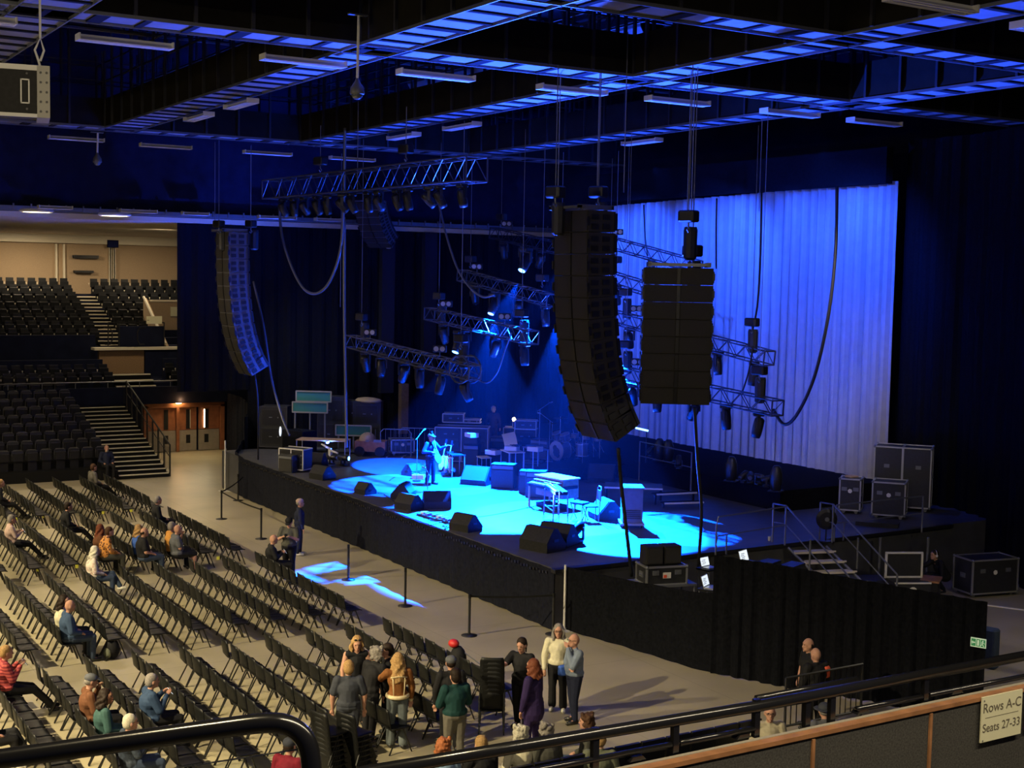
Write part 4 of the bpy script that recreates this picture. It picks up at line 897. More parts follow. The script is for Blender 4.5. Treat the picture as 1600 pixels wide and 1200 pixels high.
# drum kit
p = G(875, 722, 1.95); t = thing('drum_kit', 'drum kit with a white fronted bass drum on the riser', 'drum kit', (p.x+.5, p.y+.3, 1.95), 0.05); K = t
def drum(c, r, h, axis, name='drum', head='ivory', par=None):
    c = Vector(c); ax = Vector(axis).normalized(); o = MB().cyl(c-ax*h/2, c+ax*h/2, r, n=20, caps=True).build(name, mat_drum, K)
    MB().cyl(c+ax*h/2, c+ax*(h/2+.012), r*.93, n=20).build('drum_head', head, o); rr = MB()
    for s_ in (-1, 1): rr.cyl(c+ax*(s_*h/2)-ax*.015, c+ax*(s_*h/2)+ax*.015, r*1.05, n=20)
    rr.build('hoop', 'aluminium', o); return o
mat_drum = mat('drum_shell', (.10, .11, .14), .25, .2)
bd = drum((-.3, 0, .38), .34, .42, (-1, -.15, 0), 'bass_drum')
m = MB(); m.M = Matrix.Translation((-.528, -.035, .38)) @ Matrix.Rotation(.15, 4, 'Z'); m.cyl((0, -.02, -.04), (-.006, -.02, -.04), .17, n=9); m.cyl((0, .06, .10), (-.006, .06, .10), .11, n=7); m.cyl((0, -.10, -.16), (-.006, -.10, -.16), .09, n=7); m.build('dark_print', 'case_board', bd)
drum((-.25, .28, .88), .17, .24, (-.4, 0, 1), 'tom_drum'); drum((-.25, -.22, .88), .17, .24, (-.4, 0, 1), 'tom_drum'); drum((.2, -.62, .45), .22, .42, (0, 0, 1), 'floor_tom'); drum((.28, .5, .62), .18, .16, (0, 0, 1), 'snare_drum')
for c, r in (((-.15, .75, 1.28), .22), ((-.3, 0.05, 1.55), .26), ((.05, -.85, 1.3), .24), ((.3, .85, .95), .17)):
    o = MB().lathe([(.02, .03), (r*.4, .015), (r, 0), (r, -.004), (.02, .02)], 20, c).build('cymbal', mat('cymbal', (.5, .42, .2), .25, .9), K)
    MB().cyl((c[0], c[1], 0), (c[0], c[1], c[2]+.05), .012).build('stand', 'aluminium', o)
MB().lathe([(.17, .5), (.18, .56), (.05, .58)], 14, (.75, .1, 0)).build('drum_stool', 'black_plastic', K)
for i, (px, py, h) in enumerate(((842, 722, 1.9), (858, 722, 1.5), (903, 718, 1.5))): mic_stand(px, py, '%s microphone stand round the drum kit' % ('tall', 'left', 'right')[i], h, .4, i*2.0, 1.95)
# percussion / hardware to the right of the drums
p = G(918, 712, 1.95); t = thing('drum_hardware', 'cluster of bright metal stands and small drums right of the kit', 'percussion', (p.x, p.y, 1.95), .2)
m = MB()
for q in range(5): m.tube([(-.2+q*.12, -.8+q*.4, 0), (-.1+q*.05, -.7+q*.4, .7+.2*math.sin(q*2))], .015); m.tube([(.2, -.8+q*.4, 0), (-.1, -.7+q*.4, .5)], .015)
m.build('stands', 'aluminium', t); m = MB()
for q in range(3): m.cyl((-.1, -.6+q*.6, .62), (-.1, -.6+q*.6, .78), .14, n=14)
m.build('small_drums', 'dull_steel', t)
amp(848, 716, 1.95, .8, .5, .7, .35, 'pale edged keyboard case left of the bass drum', m='case_board')
# riser floor lights before the backdrop
for i, (px, py) in enumerate(((1142, 752), (1212, 768), (1030, 720), (1044, 722))):
    p = G(px, py, 2.15); t = thing('upright_strobe', ('tall rounded light standing left in front of the backdrop', 'tall rounded light standing right in front of the backdrop', 'tall shaded light behind the riser rail', 'second shaded light behind the riser rail')[i], 'stage light', (p.x, p.y, 2.15), .5)
    MB().lathe([(.12, 0), (.16, .06), (.20, .3), (.19, .55), (.13, .74), (.08, .8)], 12).build('housing', 'black_metal', t, True); MB().rbox((0, 0, .02), (.42, .42, .05), .05).build('base', 'black_metal', t)
    m = MB(); m.cap((-.17, .0, .3), .04, (-.14, 0, .6), .03); m.build('lens_strip', 'lens', t, True)
for i, (px, py) in enumerate(((1162, 757), (1172, 758), (1184, 760), (1197, 764), (1015, 718), (1060, 735))):
    p = G(px, py, 2.15); moving_light((p.x, p.y, 2.2), 1.0+.3*i, .8*i, '%s of the small dark moving lights along the riser edge' % ORD[i], .62, None, 'moving lights standing on the riser', True)
# ------------------------------------------------------------------ left end of the stage
rack(462, 735, S, 1.0, .6, .8, .6, 'white framed rack at the left end of the stage', 2, 2, trim='ivory')
amp(452, 737, S, .6, .5, .62, .6, 'dark box left of the white framed rack', m='case_board')
amp(468, 712, S, 1.1, .8, 1.0, .4, 'bulky grey covered case behind the white framed rack', m='skirt_drape', g='black_drape', knobs=False)
def stack_deck(px, py, z, n, label):
    p = G(px, py, z); t = thing('deck_trolley', label, 'trolley', (p.x, p.y, z), .95)
    for k in range(n):
        m = MB(); y0, z0 = .18*k, 1.75+.42*k if n > 1 else .9
        m.box((.2*k, -.1*k, z0), (.05, 1.35, .38)); dk = m.build('deck_panel', 'green_deck', t)
        e = MB(); x_ = .2*k-.03
        for zz in (-.2, .2): e.box((x_, -.1*k, z0+zz), (.05, 1.42, .05))
        for yy in (-.7, .7): e.box((x_, -.1*k+yy, z0), (.05, .05, .42))
        e.build('edge_trim', 'aluminium', dk)
    m = MB(); H = 1.55 if n > 1 else .7
    for yy in (-.6, 0, .6): m.box((0, yy, H/2), (.06, .06, H))
    m.box((0, 0, H), (.06, 1.4, .06)); m.box((0, 0, .1), (.6, 1.4, .06)); m.build('frame', 'dull_steel', t)
stack_deck(484, 705, S, 2, 'trolley of upright green panels with pale frames behind the stage')
stack_deck(552, 708, S, 1, 'single green panel trolley right of the double one')
p = G(516, 727, S); t = thing('work_stand', 'bright white upright stand with side arms at the stage end', 'stand', (p.x, p.y, S), .2)
MB().rbox((0, 0, .3), (.12, .14, .56), .03).build('column', 'white_paint', t); m = MB(); m.cap((0, 0, .55), .05, (0, -.45, .5), .03); m.cap((0, 0, .6), .05, (0, .55, .72), .03); m.build('arm', 'white_paint', t, True); MB().ell((0, .2, .85), .07).build('lamp', 'white_paint', t, True)
MB().box((0, 0, .02), (.4, .4, .04)).build('base', 'dull_steel', t)
frame_table(505, 722, S, 1.9, .8, .85, .9, 'long trestle table with equipment behind the white stand', 'cardboard')
p = G(580, 712, S); t = thing('covered_cart', 'rust coloured rounded cart with a wheel arch behind the stage', 'cart', (p.x, p.y, S), .95)
MB().prism([(-.35, .2), (.35, .2), (.35, .6), (-.35, .6)], -.6, .6).build('body', mat('rust_cover', (.28, .12, .07), .7, noise=.2), t)
m = MB(); m.ell((0, .15, .6), (.34, .34, .32), 14, 8); m.build('hood', 'cardboard', t, True)
for y_ in (-.4, .4): MB().cyl((-.38, y_, .2), (.38, y_, .2), .2, n=14).build('wheel', 'black_plastic', t)
m = MB(); m.box((-.36, -.3, .62), (.02, .3, .1)); m.box((-.36, .1, .62), (.02, .12, .08)); m.build('label_plate', 'dull_steel', t)
def barrier(px, py, z, label, W=2.0):
    p = G(px, py, z); t = thing('crowd_barrier', label, 'barrier', (p.x, p.y, z), .95)
    m = MB(); m.tube([(0, -W/2, 0), (0, -W/2, .95), (0, -W/2+.12, 1.08), (0, W/2-.12, 1.08), (0, W/2, .95), (0, W/2, 0)], .022); m.build('frame', 'dull_steel', t); b = MB()
    for i in range(9): b.cyl((0, -W/2+.2*(i+1), .2), (0, -W/2+.2*(i+1), 1.06), .008, n=5)
    b.tube([(0, -W/2, .2), (0, W/2, .2)], .014); b.build('bars', 'dull_steel', t); m = MB()
    for s_ in (-1, 1): m.box((0, s_*(W/2-.3), .02), (.5, .06, .04))
    m.build('foot', 'dull_steel', t)
barrier(618, 714, S, 'curved top metal barrier behind the left pool of light', 1.2); barrier(655, 712, S, 'second metal barrier beside the amplifier rack', 1.6)
road_case((G(620, 712, S).x+.3, G(620, 712, S).y+.2, S), -.3, .9, .6, .5, 'low teal case behind the first metal barrier')
for i, (px, py, H) in enumerate(((430, 700, 1.7), (520, 700, 2.1), (545, 698, 1.9), (575, 700, 1.9))):
    rack(px, py, S, 1.1, .7, H, .95, 'dark wheeled cabinet %s' % ('in the shadow left of the green panels', 'with a coat draped over it behind the trestle', 'just right of the coat covered cabinet', 'furthest right in the dark backstage row')[i], 2, 1, name='storage_cabinet', cat='cabinet', trim='dark_truss')
p = G(572, 645, 3.45); t_ = tag(MB().ell((G(575, 700, S).x, G(575, 700, S).y, 3.45), (.5, .75, .12), 12, 6).build('folded_cloth', 'cardboard', smooth=True), 'tan cloth folded over the dark cabinet', 'cloth')
p = GX(438, 674, G(430, 700, S).x); tag(MB().ell(p, (.05, .05, .2), 8, 8).build('clip_lamp', 'glow_white', smooth=True), 'thin white clip lamp glowing in the dark stage corner', 'lamp')
# ------------------------------------------------------------------ right: corner speakers and cases
c0 = G(1036, 912, 1.35); CA = math.radians(-14)
road_case((c0.x+.1, c0.y+.2, 1.35), CA, 1.02, .62, .42, 'silver edged black case with a red sticker on a grey table', wheels=False, badge=False)
q = Matrix.Rotation(CA, 3, 'Z') @ Vector((0, -.325, 0)); tag(MB().box((c0.x+.1+q.x, c0.y+.2+q.y, 1.57), (.2, .012, .14), CA).build('case_sticker', 'ivory'), 'pale and red sticker on the silver edged case', 'sticker')
q = Matrix.Rotation(CA, 3, 'Z') @ Vector((-.05, -.333, 0)); tag(MB().box((c0.x+.1+q.x, c0.y+.2+q.y, 1.55), (.08, .012, .07), CA).build('red_label', 'orange_red'), 'small red patch on the pale case sticker', 'sticker')
m = MB(); m.box((c0.x+.1, c0.y+.2, 1.325), (1.5, .8, .05), CA)
for sx in (-.7, .7):
    for sy in (-.36, .36): q = Matrix.Rotation(CA, 3, 'Z') @ Vector((sx, sy, 0)); m.cyl((c0.x+.1+q.x, c0.y+.2+q.y, 0), (c0.x+.1+q.x, c0.y+.2+q.y, 1.3), .02)
tag(m.build('folding_table', 'dull_steel'), 'grey table under the silver edged case', 'table')
for i in range(2):
    q = Matrix.Rotation(CA, 3, 'Z') @ Vector((-.25+i*.47, .05, 0))
    tt = thing('box_speaker', ('dark speaker box over the sticker side of the silver edged case', 'dark speaker box nearer the laptops on the silver edged case')[i], 'speaker', (c0.x+.1+q.x, c0.y+.2+q.y, 1.79), CA)
    MB().rbox((0, 0, .22), (.45, .42, .44), .04).build('cabinet', 'speaker_paint', tt); MB().box((0, -.22, .22), (.38, .02, .36)).build('grille', 'speaker_grille', tt)
# laptops
def laptop(px, py, z, rz, label, s=1.0, tilt=.3):
    p = G(px, py, z); t = thing('laptop', label, 'laptop', (p.x, p.y, z), rz)
    MB().box((0, 0, .01), (.34*s, .24*s, .02)).build('keyboard_base', 'aluminium', t)
    m = MB(); m.M = Matrix.Translation((0, .12*s, .02)) @ Matrix.Rotation(-tilt, 4, 'X'); m.box((0, 0, .12*s), (.34*s, .012, .24*s)); m.build('lid', 'aluminium', t)
    s_ = MB(); s_.M = m.M; s_.box((0, -.009, .12*s), (.31*s, .004, .21*s)); sc_ = s_.build('screen', 'glow_white', t)
    k = MB(); k.M = m.M
    for i in range(4): k.box((-.06*s+.03*s*(i % 2), -.0115, .06*s+i*.035*s), (.14*s, .002, .012*s))
    k.build('screen_window', 'dull_steel', sc_)
ht = 1.15
laptop(1172, 880, 1.95, .35, 'open laptop with a bright window layout on the monitor desk', 1.15)
laptop(1108, 887, 1.55, .2, 'smaller open laptop left of the bright one', .95)
laptop(1112, 918, 1.3, .5, 'tilted white screen partly hidden by the drape', 1.1)
def desk(px, py, z, L, W, rz, label):
    p = G(px, py, z); t = thing('equipment_desk', label, 'table', (p.x, p.y, 0), rz); MB().box((0, 0, z-.02), (L, W, .04)).build('top', 'black_plastic', t)
    for sx in (-1, 1):
        for sy in (-1, 1): MB().cyl((sx*(L/2-.04), sy*(W/2-.04), 0), (sx*(L/2-.04), sy*(W/2-.04), z-.04), .02).build('leg', 'dull_steel', t)
    return t
desk(1172, 880, 1.95, .7, .5, .35, 'high stand under the bright laptop'); desk(1108, 887, 1.55, .5, .4, .2, 'stand under the smaller laptop'); desk(1112, 918, 1.3, .6, .5, .5, 'stand under the tilted white screen')
for i, (px, py, z, L) in enumerate(((1200, 885, 1.8, .5), (1235, 890, 1.7, .7), (1215, 905, 1.5, .6))):
    p = G(px, py, z); t = thing('mixing_console', ('dark console behind the bright laptop', 'dark hooded equipment pile by the foot of the stairs', 'low dark console behind the drape')[i], 'console', (p.x, p.y, 0), .35)
    MB().rbox((0, 0, z/2+.1), (L, .5, z), .06).build('body', 'case_board', t); MB().box((0, -.05, z+.12), (L*.9, .36, .05)).build('fader_panel', 'black_metal', t)
p = G(1154, 835+7, S); tag(MB().lathe([(.035, 0), (.045, .12), (.04, .12)], 10, (G(1202, 845, S).x, G(1202, 845, S).y, S)).build('paper_cup', 'ivory'), 'pale paper cup standing on the stage edge', 'cup')
p = G(1257, 905, 1.2); tag(MB().box((G(1257, 897, 1.3).x, G(1257, 897, 1.3).y, 1.3), (.9, .10, .03), -.5).build('white_board', 'white_paint'), 'thin white board lit behind the tall drape', 'board')
tag(MB().box((G(1257, 897, 1.3).x, G(1257, 897, 1.3).y+.2, .64), (.9, .5, 1.28), -.5).build('road_box', 'case_board'), 'black trunk under the thin white board', 'trunk')
# stairs to the stage, with rails
SA, SB = G(1232, 850, S), G(1291, 848, S)
t = thing('stage_stairs', 'flight of pale edged steps climbing to the stage from the right', 'stairs', (0, 0, 0)); dirx = (G(1345, 905, 0.3)-SA.lerp(SB, .5)); dirx.z = 0
run = Vector((0.25, -1, 0)).normalized()*.33; wv = (SB-SA); wv.z = 0
for k in range(6):
    zz = S-.22*(k+1)+.02; c = SA+run*(k+.5)+wv*.5; m = MB(); ang = math.atan2(wv.y, wv.x)
    m.box((c.x, c.y, zz), (wv.length, .30, .05), ang); s_ = m.build('step', 'step_edge', t)
    n_ = MB(); n_.box((c.x+run.x*.42, c.y+run.y*.42, zz+.012), (wv.length, .035, .04), ang); n_.build('nosing', 'step_edge', s_)
m = MB()
for e_ in (SA, SB): m.tube([(e_.x, e_.y, S-.1), (e_.x+run.x*6, e_.y+run.y*6, .05)], .04)
m.build('stringers', 'dull_steel', t)
for i, e_ in enumerate((SA-wv*.1, SB+wv*.15)):
    q = [(e_.x-run.x*1.2, e_.y-run.y*1.2, S+1.05), (e_.x, e_.y, S+1.05), (e_.x+run.x*6, e_.y+run.y*6, .95)]
    rail(q, [((q[0][0], q[0][1], S), q[0]), ((q[1][0], q[1][1], S), q[1]), ((q[2][0], q[2][1], 0), q[2]), ((e_.x+run.x*2.4, e_.y+run.y*2.4, .9), (e_.x+run.x*2.4, e_.y+run.y*2.4, 1.75))], ('left handrail of the stage stairs with pale joints', 'right handrail of the stage stairs with pale joints')[i], 'dull_steel', .024, 'stair_handrail')
# rails along the right stage edge
def stage_rail(pxa, pxb, ya, yb, label):
    a_, b_ = G(pxa, ya, S), G(pxb, yb, S); rail([(a_.x, a_.y, S+.75), (a_.x+.05, a_.y, S+1.0), (b_.x, b_.y, S+1.05), (b_.x, b_.y, S+1.0)], [((a_.x, a_.y, S), (a_.x, a_.y, S+.8)), ((b_.x, b_.y, S), (b_.x, b_.y, S+1.05)), ((a_.x+.35, a_.y, S), (a_.x+.35, a_.y, S+.5))], label)
stage_rail(1118, 1226, 868, 852, 'long guard rail at the right stage edge above the laptops')
stage_rail(1303, 1440, 846, 832, 'guard rail with a curved end in front of the large cases')
# big fan disc
p = G(1290, 846, S); t = thing('pedestal_fan', 'round black fan on a stand between the stair rails', 'fan', (p.x, p.y, S), 1.0)
m = MB(); m.lathe([(.02, .05), (.2, .05), (.29, 0), (.29, -.04), (.2, -.07), (.02, -.07)], 20, (0, 0, 0)); m2 = MB(); m2.M = Matrix.Translation((0, 0, .62)) @ Matrix.Rotation(PI/2, 4, 'Y'); m2.add(m.v, m.f); m2.build('cage', 'black_metal', t); MB().cyl((0, 0, 0), (0, 0, .6), .02).build('pole', 'black_metal', t); MB().cyl((0, 0, 0), (0, 0, .03), .2, n=14).build('base', 'black_metal', t)
m3 = MB(); m3.M = m2.M; m3.cyl((0, 0, -.07), (0, 0, -.10), .06, n=12); m3.build('hub', 'dull_steel', t)
# cases on the stage right wing
ca = math.radians(-52)
b_ = G(1452, 812, S); 
q = G(1340, 806, S); road_case((q.x+.25, q.y+.55, S), ca, .62, .62, .95, 'left of the two shield badged cases on the stage wing', group='shield badged cases')
q = G(1392, 814, S); road_case((q.x+.45, q.y+.50, S), ca, .95, .8, .98, 'right of the two shield badged cases on the stage wing', group='shield badged cases')
q = G(1412, 806, S); road_case((q.x+1.0, q.y+1.0, S), ca, 1.7, .85, 1.85, 'tall blue edged wardrobe case behind the badged cases', door_lines=1, badge=False)
q = G(1541, 938, 0); road_case((q.x+.6, q.y+.55, 0), math.radians(-12), 1.5, .8, .92, 'large black road case on the floor at the far right')
q = G(1386, 818, S); tag(MB().box((q.x-.5, q.y-.1, S+.06), (1.2, .6, .12), ca).build('deck_offcut', 'black_metal'), 'low dark deck piece below the badged cases', 'platform')
q = G(1355, 792, S+1.1); tag(MB().rbox((G(1340, 806, S).x+.25, G(1340, 806, S).y+.55, S+1.12), (.34, .3, .06), .04).build('folded_jacket', 'cardboard'), 'brown cloth lying on the left badged case', 'cloth')
# open lidded case, orange board, toolbox behind the tall drape
q = G(1418, 925, 0.3); t = thing('open_tool_case', 'open case with a raised pale edged lid backstage', 'flight case', (q.x, q.y, 0), -.45)
MB().span((-.5, -.35, .05), (.5, .35, .62)).build('body', 'case_board', t); m = MB(); m.span((-.5, .33, .62), (.5, .38, 1.3)); l_ = m.build('lid', 'case_board', t); e = MB()
for s_ in (-1, 1): e.box((s_*.5, .33, .96), (.05, .06, .7))
e.box((0, .33, 1.3), (1.04, .06, .05)); e.box((0, .33, .64), (1.04, .06, .05)); e.box((0, -.35, .62), (1.0, .04, .04)); e.build('edge_trim', 'ivory', l_); MB().cyl((0, -.36, .4), (0, -.37, .4), .12, n=12).build('badge', 'ivory', t)
q = G(1455, 905, .6); tag(MB().box((q.x, q.y, .6), (.75, .5, .05), .6).build('plywood_board', 'wood'), 'brown plywood board beside the open case', 'board'); tag(MB().box((q.x, q.y, .29), (.6, .4, .57), .6).build('road_box', 'case_board'), 'black trunk under the brown board', 'trunk')
for i, (px, py, L) in enumerate(((1375, 905, 1.2), (1325, 905, .7))):
    q = G(px, py, .35); tag(MB().box((q.x, q.y, .2), (L, .7, .4), -.4).build('equipment_box', 'dull_steel'), ('flat grey ribbed box at the foot of the stairs', 'pale grey box beside the lowest step')[i], 'box')
# under-stage frame at the right, posts
q0 = G(1379, 890, 0)
m = MB()
for px in (1380, 1455):
    a_ = G(px, 838, S); m.cyl((a_.x, a_.y+.1, 0), (a_.x, a_.y+.1, 1.45), .04)
m.build('deck_leg', 'dull_steel') if False else tag(m.build('deck_legs', 'dull_steel'), 'grey steel legs carrying the stage wing deck', 'support', kind='structure')
tag(MB().span((20.0, 27.0, .02), (31.4, 27.1, 1.4)).build('wing_skirt', 'black_drape'), 'black cloth closing the underside of the stage wing', 'curtain')
# ------------------------------------------------------------------ arena floor chairs
def rounded_panel(mb, pts_fn, nu, nv, th):
    vs = []; fs = []
    for side in (0, 1):
        for j in range(nv+1):
            for i in range(nu+1):
                p, n = pts_fn(i/nu, j/nv); vs.append(Vector(p)+Vector(n)*(th*(.5-side)))
    W = nu+1; o = W*(nv+1)
    for j in range(nv):
        for i in range(nu):
            a = j*W+i; fs.append((a, a+1, a+W+1, a+W)); fs.append((o+a, o+a+W, o+a+W+1, o+a+1))
    for i in range(nu): fs.append((i, o+i, o+i+1, i+1)); a = nv*W+i; fs.append((a, a+1, o+a+1, o+a))
    for j in range(nv): a = j*W; fs.append((a, a+W, o+a+W, o+a)); a = j*W+nu; fs.append((a, o+a, o+a+W, a+W))
    mb.add(vs, fs); return mb
def back_fn(u, v):
    y = (u-.5)*2; r = 1 if v < .75 else 1-.12*((v-.75)/.25)**2
    return (-.215-.05*v-.025*(1-y*y), y*.228*r, .50+.33*v), (1, 0, 0)
def seat_fn(u, v):
    y = (u-.5)*2; x = -.19+.42*v; r = 1-.10*max(0, v-.7)/.3
    return (x, y*.228*r, .455-.018*(1-y*y)-(.02*max(0, v-.8)/.2)), (0, 0, 1)
CH = {'seat': rounded_panel(MB(), seat_fn, 6, 5, .02), 'back': rounded_panel(MB(), back_fn, 6, 5, .018)}
def leg_mb(front, s):
    m = MB()
    if front: m.tube([(.06, s*.20, .435), (.22, s*.235, .0)], .0145, 6)
    else: m.tube([(-.02, s*.20, .435), (-.24, s*.235, .0)], .0145, 6)
    return m
me_seat = CH['seat'].mesh('seat', 'black_plastic', True); me_back = CH['back'].mesh('backrest', 'black_plastic', True)
me_leg = [leg_mb(f, s).mesh('leg', 'chair_tube') for f in (0, 1) for s in (-1, 1)]
fr = MB()
for s in (-1, 1): fr.tube([(.07, s*.20, .435), (-.10, s*.20, .435), (-.19, s*.205, .46), (-.245, s*.19, .64), (-.26, s*.17, .78)], .0115, 6)
fr.tube([(.05, -.20, .43), (.05, .20, .43)], .010, 5); fr.tube([(-.05, -.20, .43), (-.05, .20, .43)], .010, 5); me_frame = fr.mesh('frame', 'chair_tube')
def new(name, me, par):
    o = bpy.data.objects.new(name, me); COL.objects.link(o); o.parent = par; return o
def make_chair(loc, rz, label, group, full=True):
    t = thing('stacking_chair', label, 'chair', loc, rz, group)
    new('seat', me_seat, t); new('backrest', me_back, t); new('frame', me_frame, t)
    for me in me_leg: new('leg', me, t)
    return t
DX, DY = 0.945, 0.505
BLOCKS = [(27.05, 'chair stack block'), (35.20, 'middle block'), (43.25, 'block past middle'), (51.30, 'tiered stand end block')]
cand = []
OCC = []           # seats used by people: filled with (x, y)
for b, (ys, bn) in enumerate(BLOCKS):
    for k in range(15):
        for j in range(12):
            x = 13.42-DX*k; y = ys-.25-DY*j
            if b == 0 and k in (0, 1) and j >= 10: continue
            if b == 3 and y > 53: continue
            q = project((x, y, .5))
            if not q or q[0] < -14 or q[0] > 1615 or q[1] > 1212: continue
            cand.append((q[2], x, y, b, k, j))
cand.sort()
MANY = MB(); ME_ALL = MB()
for m_ in (CH['seat'], CH['back'], fr)+tuple(leg_mb(f, s) for f in (0, 1) for s in (-1, 1)): ME_ALL.add(m_.v, m_.f)
rgc = random.Random(3); n_ch = 0
for d, x, y, b, k, j in cand:
    jx, jy, jr = rgc.uniform(-.02, .02), rgc.uniform(-.012, .012), rgc.uniform(-.05, .05)
    if n_ch < 296:
        make_chair((x+jx, y+jy, 0), jr, 'black chair %s from near aisle, %s row from stage, %s' % (ORD[11-j], ORD[k], BLOCKS[b][1]), 'black chairs set out in rows on the arena floor'); n_ch += 1
    else:
        MANY.M = Matrix.Translation((x+jx, y+jy, 0)) @ Matrix.Rotation(jr, 4, 'Z'); MANY.add(ME_ALL.v, ME_ALL.f)
if MANY.v: tag(MANY.build('stacking_chairs', 'black_plastic', smooth=True), 'farthest black stacking chairs in rows before the tiered stand', 'chairs', kind='stuff')
# yellow seat tags on aisle chairs
tg = 0
for (px, py) in ((161, 801), (205, 798), (68, 807), (25, 811), (120, 885), (59, 890), (225, 874), (341, 872)):
    p = G(px, py, .40); tg += 1
    tag(MB().box((p.x, p.y, .40), (.08, .02, .09)).build('row_tag', 'yellow_tag'), 'yellow row tag on an aisle chair, %s from the left of the picture' % ('fifth', 'sixth', 'third', 'first', 'fourth', 'second', 'seventh', 'eighth')[tg-1], 'tag', 'yellow row tags on the aisle chairs')
# lone chair by the doors
make_chair((G(365, 742, 0).x, G(365, 742, 0).y, 0), 2.3, 'single black chair standing alone near the brown doors', None)
# chair stacks
def stack(px, py, rz, n, word):
    p = G(px, py, 0)
    for i in range(n):
        c = make_chair((p.x-.012*i*math.cos(rz), p.y-.012*i*math.sin(rz), .085*i), rz, 'black chair %s from the bottom of the stack %s' % (ORD[i], word), 'chairs in stacks at the end of the rows')
stack(768, 1142, math.radians(58), 9, 'beside the woman in purple')
stack(562, 1238, math.radians(20), 8, 'behind the man in the dark tee')
stack(524, 1246, math.radians(15), 9, 'left of the other low stack')
# side stand seats in front of the balcony (backs to the camera)
def tip_seat_mesh():
    m = MB(); m.prism([(-.06, .42), (0, .40), (-.04, .86), (-.10, .86)], -.23, .23); rounded_panel(m, lambda u, v: ((-.02+.10*v, (u-.5)*.44, .42+.34*v), (1, 0, -.3)), 4, 3, .05)
    m.box((-.03, 0, .2), (.06, .3, .4)); return m
me_tip = tip_seat_mesh().mesh('stand_seat', 'seat_black')
SY = 16.6
struct('floor_side_stand', MB().span((2, 9.0, 0), (17.2, 17.3, .42)).span((2, 9.0, .42), (17.2, 16.2, .75)), 'dark_wall')
for i in range(22):
    x = 4.2+.5*i
    o = bpy.data.objects.new('theatre_chair', me_tip); COL.objects.link(o); o.location = (x+.1, SY, .42); o.rotation_euler = (0, 0, PI/2)
    tag(o, 'dark tip-up seat below the balcony, %s along from the barred gate' % ORD[21-i], 'seat', 'front row seats below the balcony')
# ------------------------------------------------------------------ tiered stands
def arena_seat_mesh(m1):
    m = MB(); m.prism([(-.12, .40), (.02, .36), (.10, .78), (.07, .84), (.02, .86), (-.01, .80)], -.215, .215)   # backrest, local -x front
    m.rbox((-.10, 0, .56), (.10, .42, .36), .04); m.box((0, 0, .2), (.05, .05, .4)); return m
me_low = MB(); me_low.prism([(.0, .38), (.05, .38), (.13, .80), (.09, .80)], -.22, .22); me_low.rbox((-.05, 0, .55), (.09, .42, .34), .04)
me_low.cur = 1; me_low.tube([(.06, -.22, .42), (.10, -.22, .72), (.115, -.15, .83), (.115, .15, .83), (.10, .22, .72), (.06, .22, .42)], .014, 6); me_low.cur = 0; me_low.box((.03, 0, .2), (.06, .34, .4)); me_lowm = me_low.mesh('tiered_seat', ['seat_black', 'seat_rim_highlight'], False)
me_up = MB(); me_up.prism([(.0, .42), (.06, .42), (.12, .86), (.06, .86)], -.19, .19); me_up.rbox((-.06, 0, .54), (.12, .44, .30), .03); me_up.box((.03, 0, .2), (.05, .3, .4)); me_up.cur = 1; me_up.add([(-.02, .25, .62), (-.02, .31, .62), (-.02, .28, .50), (.02, .25, .62), (.02, .31, .62), (.02, .28, .50)], [(0, 2, 1), (3, 4, 5), (0, 1, 4, 3), (1, 2, 5, 4), (2, 0, 3, 5)]); me_upm = me_up.mesh('upper_seat', ['seat_grey', 'cream_paint'], False)  # cream wedge beside each seat paints in the light caught between seats
def tier_seat(me, name, x, y, z, label, group, rz=PI/2):
    o = bpy.data.objects.new(name, me); COL.objects.link(o); o.location = (x, y, z); o.rotation_euler = (0, 0, rz); return tag(o, label, 'seat', group)
# lower stand
LX1 = 14.55; LY0, LDY, LDZ = 55.75, 0.82, 0.27
mb = MB()
for k in range(10): mb.span((4.5, LY0-.45+LDY*k, 0), (LX1+.1, LY0-.45+LDY*(k+1)+.02, .42+LDZ*k))
mb.span((4.5, 63.0, 0), (14, 62.0, .42+LDZ*9))
struct('floor_lower_stand', mb, 'step_dark')
n = 0
for k in range(10):
    for i in range(20):
        x = LX1-.30+.0*k-.55*i-(0.02*k)
        q = project((x, LY0+LDY*k, 1))
        if q[0] < -12: break
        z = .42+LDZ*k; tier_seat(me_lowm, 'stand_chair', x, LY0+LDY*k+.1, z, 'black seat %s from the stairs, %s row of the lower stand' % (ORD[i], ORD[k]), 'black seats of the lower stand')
t = thing('side_stairs', 'wide flight of pale edged steps beside the lower stand seats', 'stairs', (0, 0, 0)); a_ = MB(); b_ = MB()
x0, x1 = LX1+.1, 16.75
for k in range(17):
    y = LY0-.95+LDY/2*k; z = .17+LDZ/2*k; a_.span((x0, y, 0), (x1, y+LDY/2+.02, z)); b_.span((x0+.03, y-.02, z-.03), (x1-.03, y+.07, z+.006))
a_.build('steps', 'step_dark', t); b_.build('nosing', 'step_edge', t)
t = thing('stair_balustrade', 'black mesh balustrade down the side of the lower stand stairs', 'railing', (0, 0, 0)); m = MB(); g = MB()
for k in range(9):
    y = LY0-.9+LDY*k; z = .17+LDZ*k; m.cyl((x1+.05, y, 0), (x1+.05, y, z+1.15), .035)
    for j in range(5): yy = y+.16*j; g.cyl((x1+.05, yy, z+.1), (x1+.05, yy, z+1.05), .009, n=4)
m.tube([(x1+.05, LY0-.9, 1.32), (x1+.05, LY0-.9+LDY*8, 1.32+LDZ*8)], .035); m.tube([(x1+.05, LY0-.9, .8), (x1+.05, LY0-.9+LDY*8, .8+LDZ*8)], .02)
m.build('frame', 'black_metal', t); g.build('bars', 'black_metal', t)
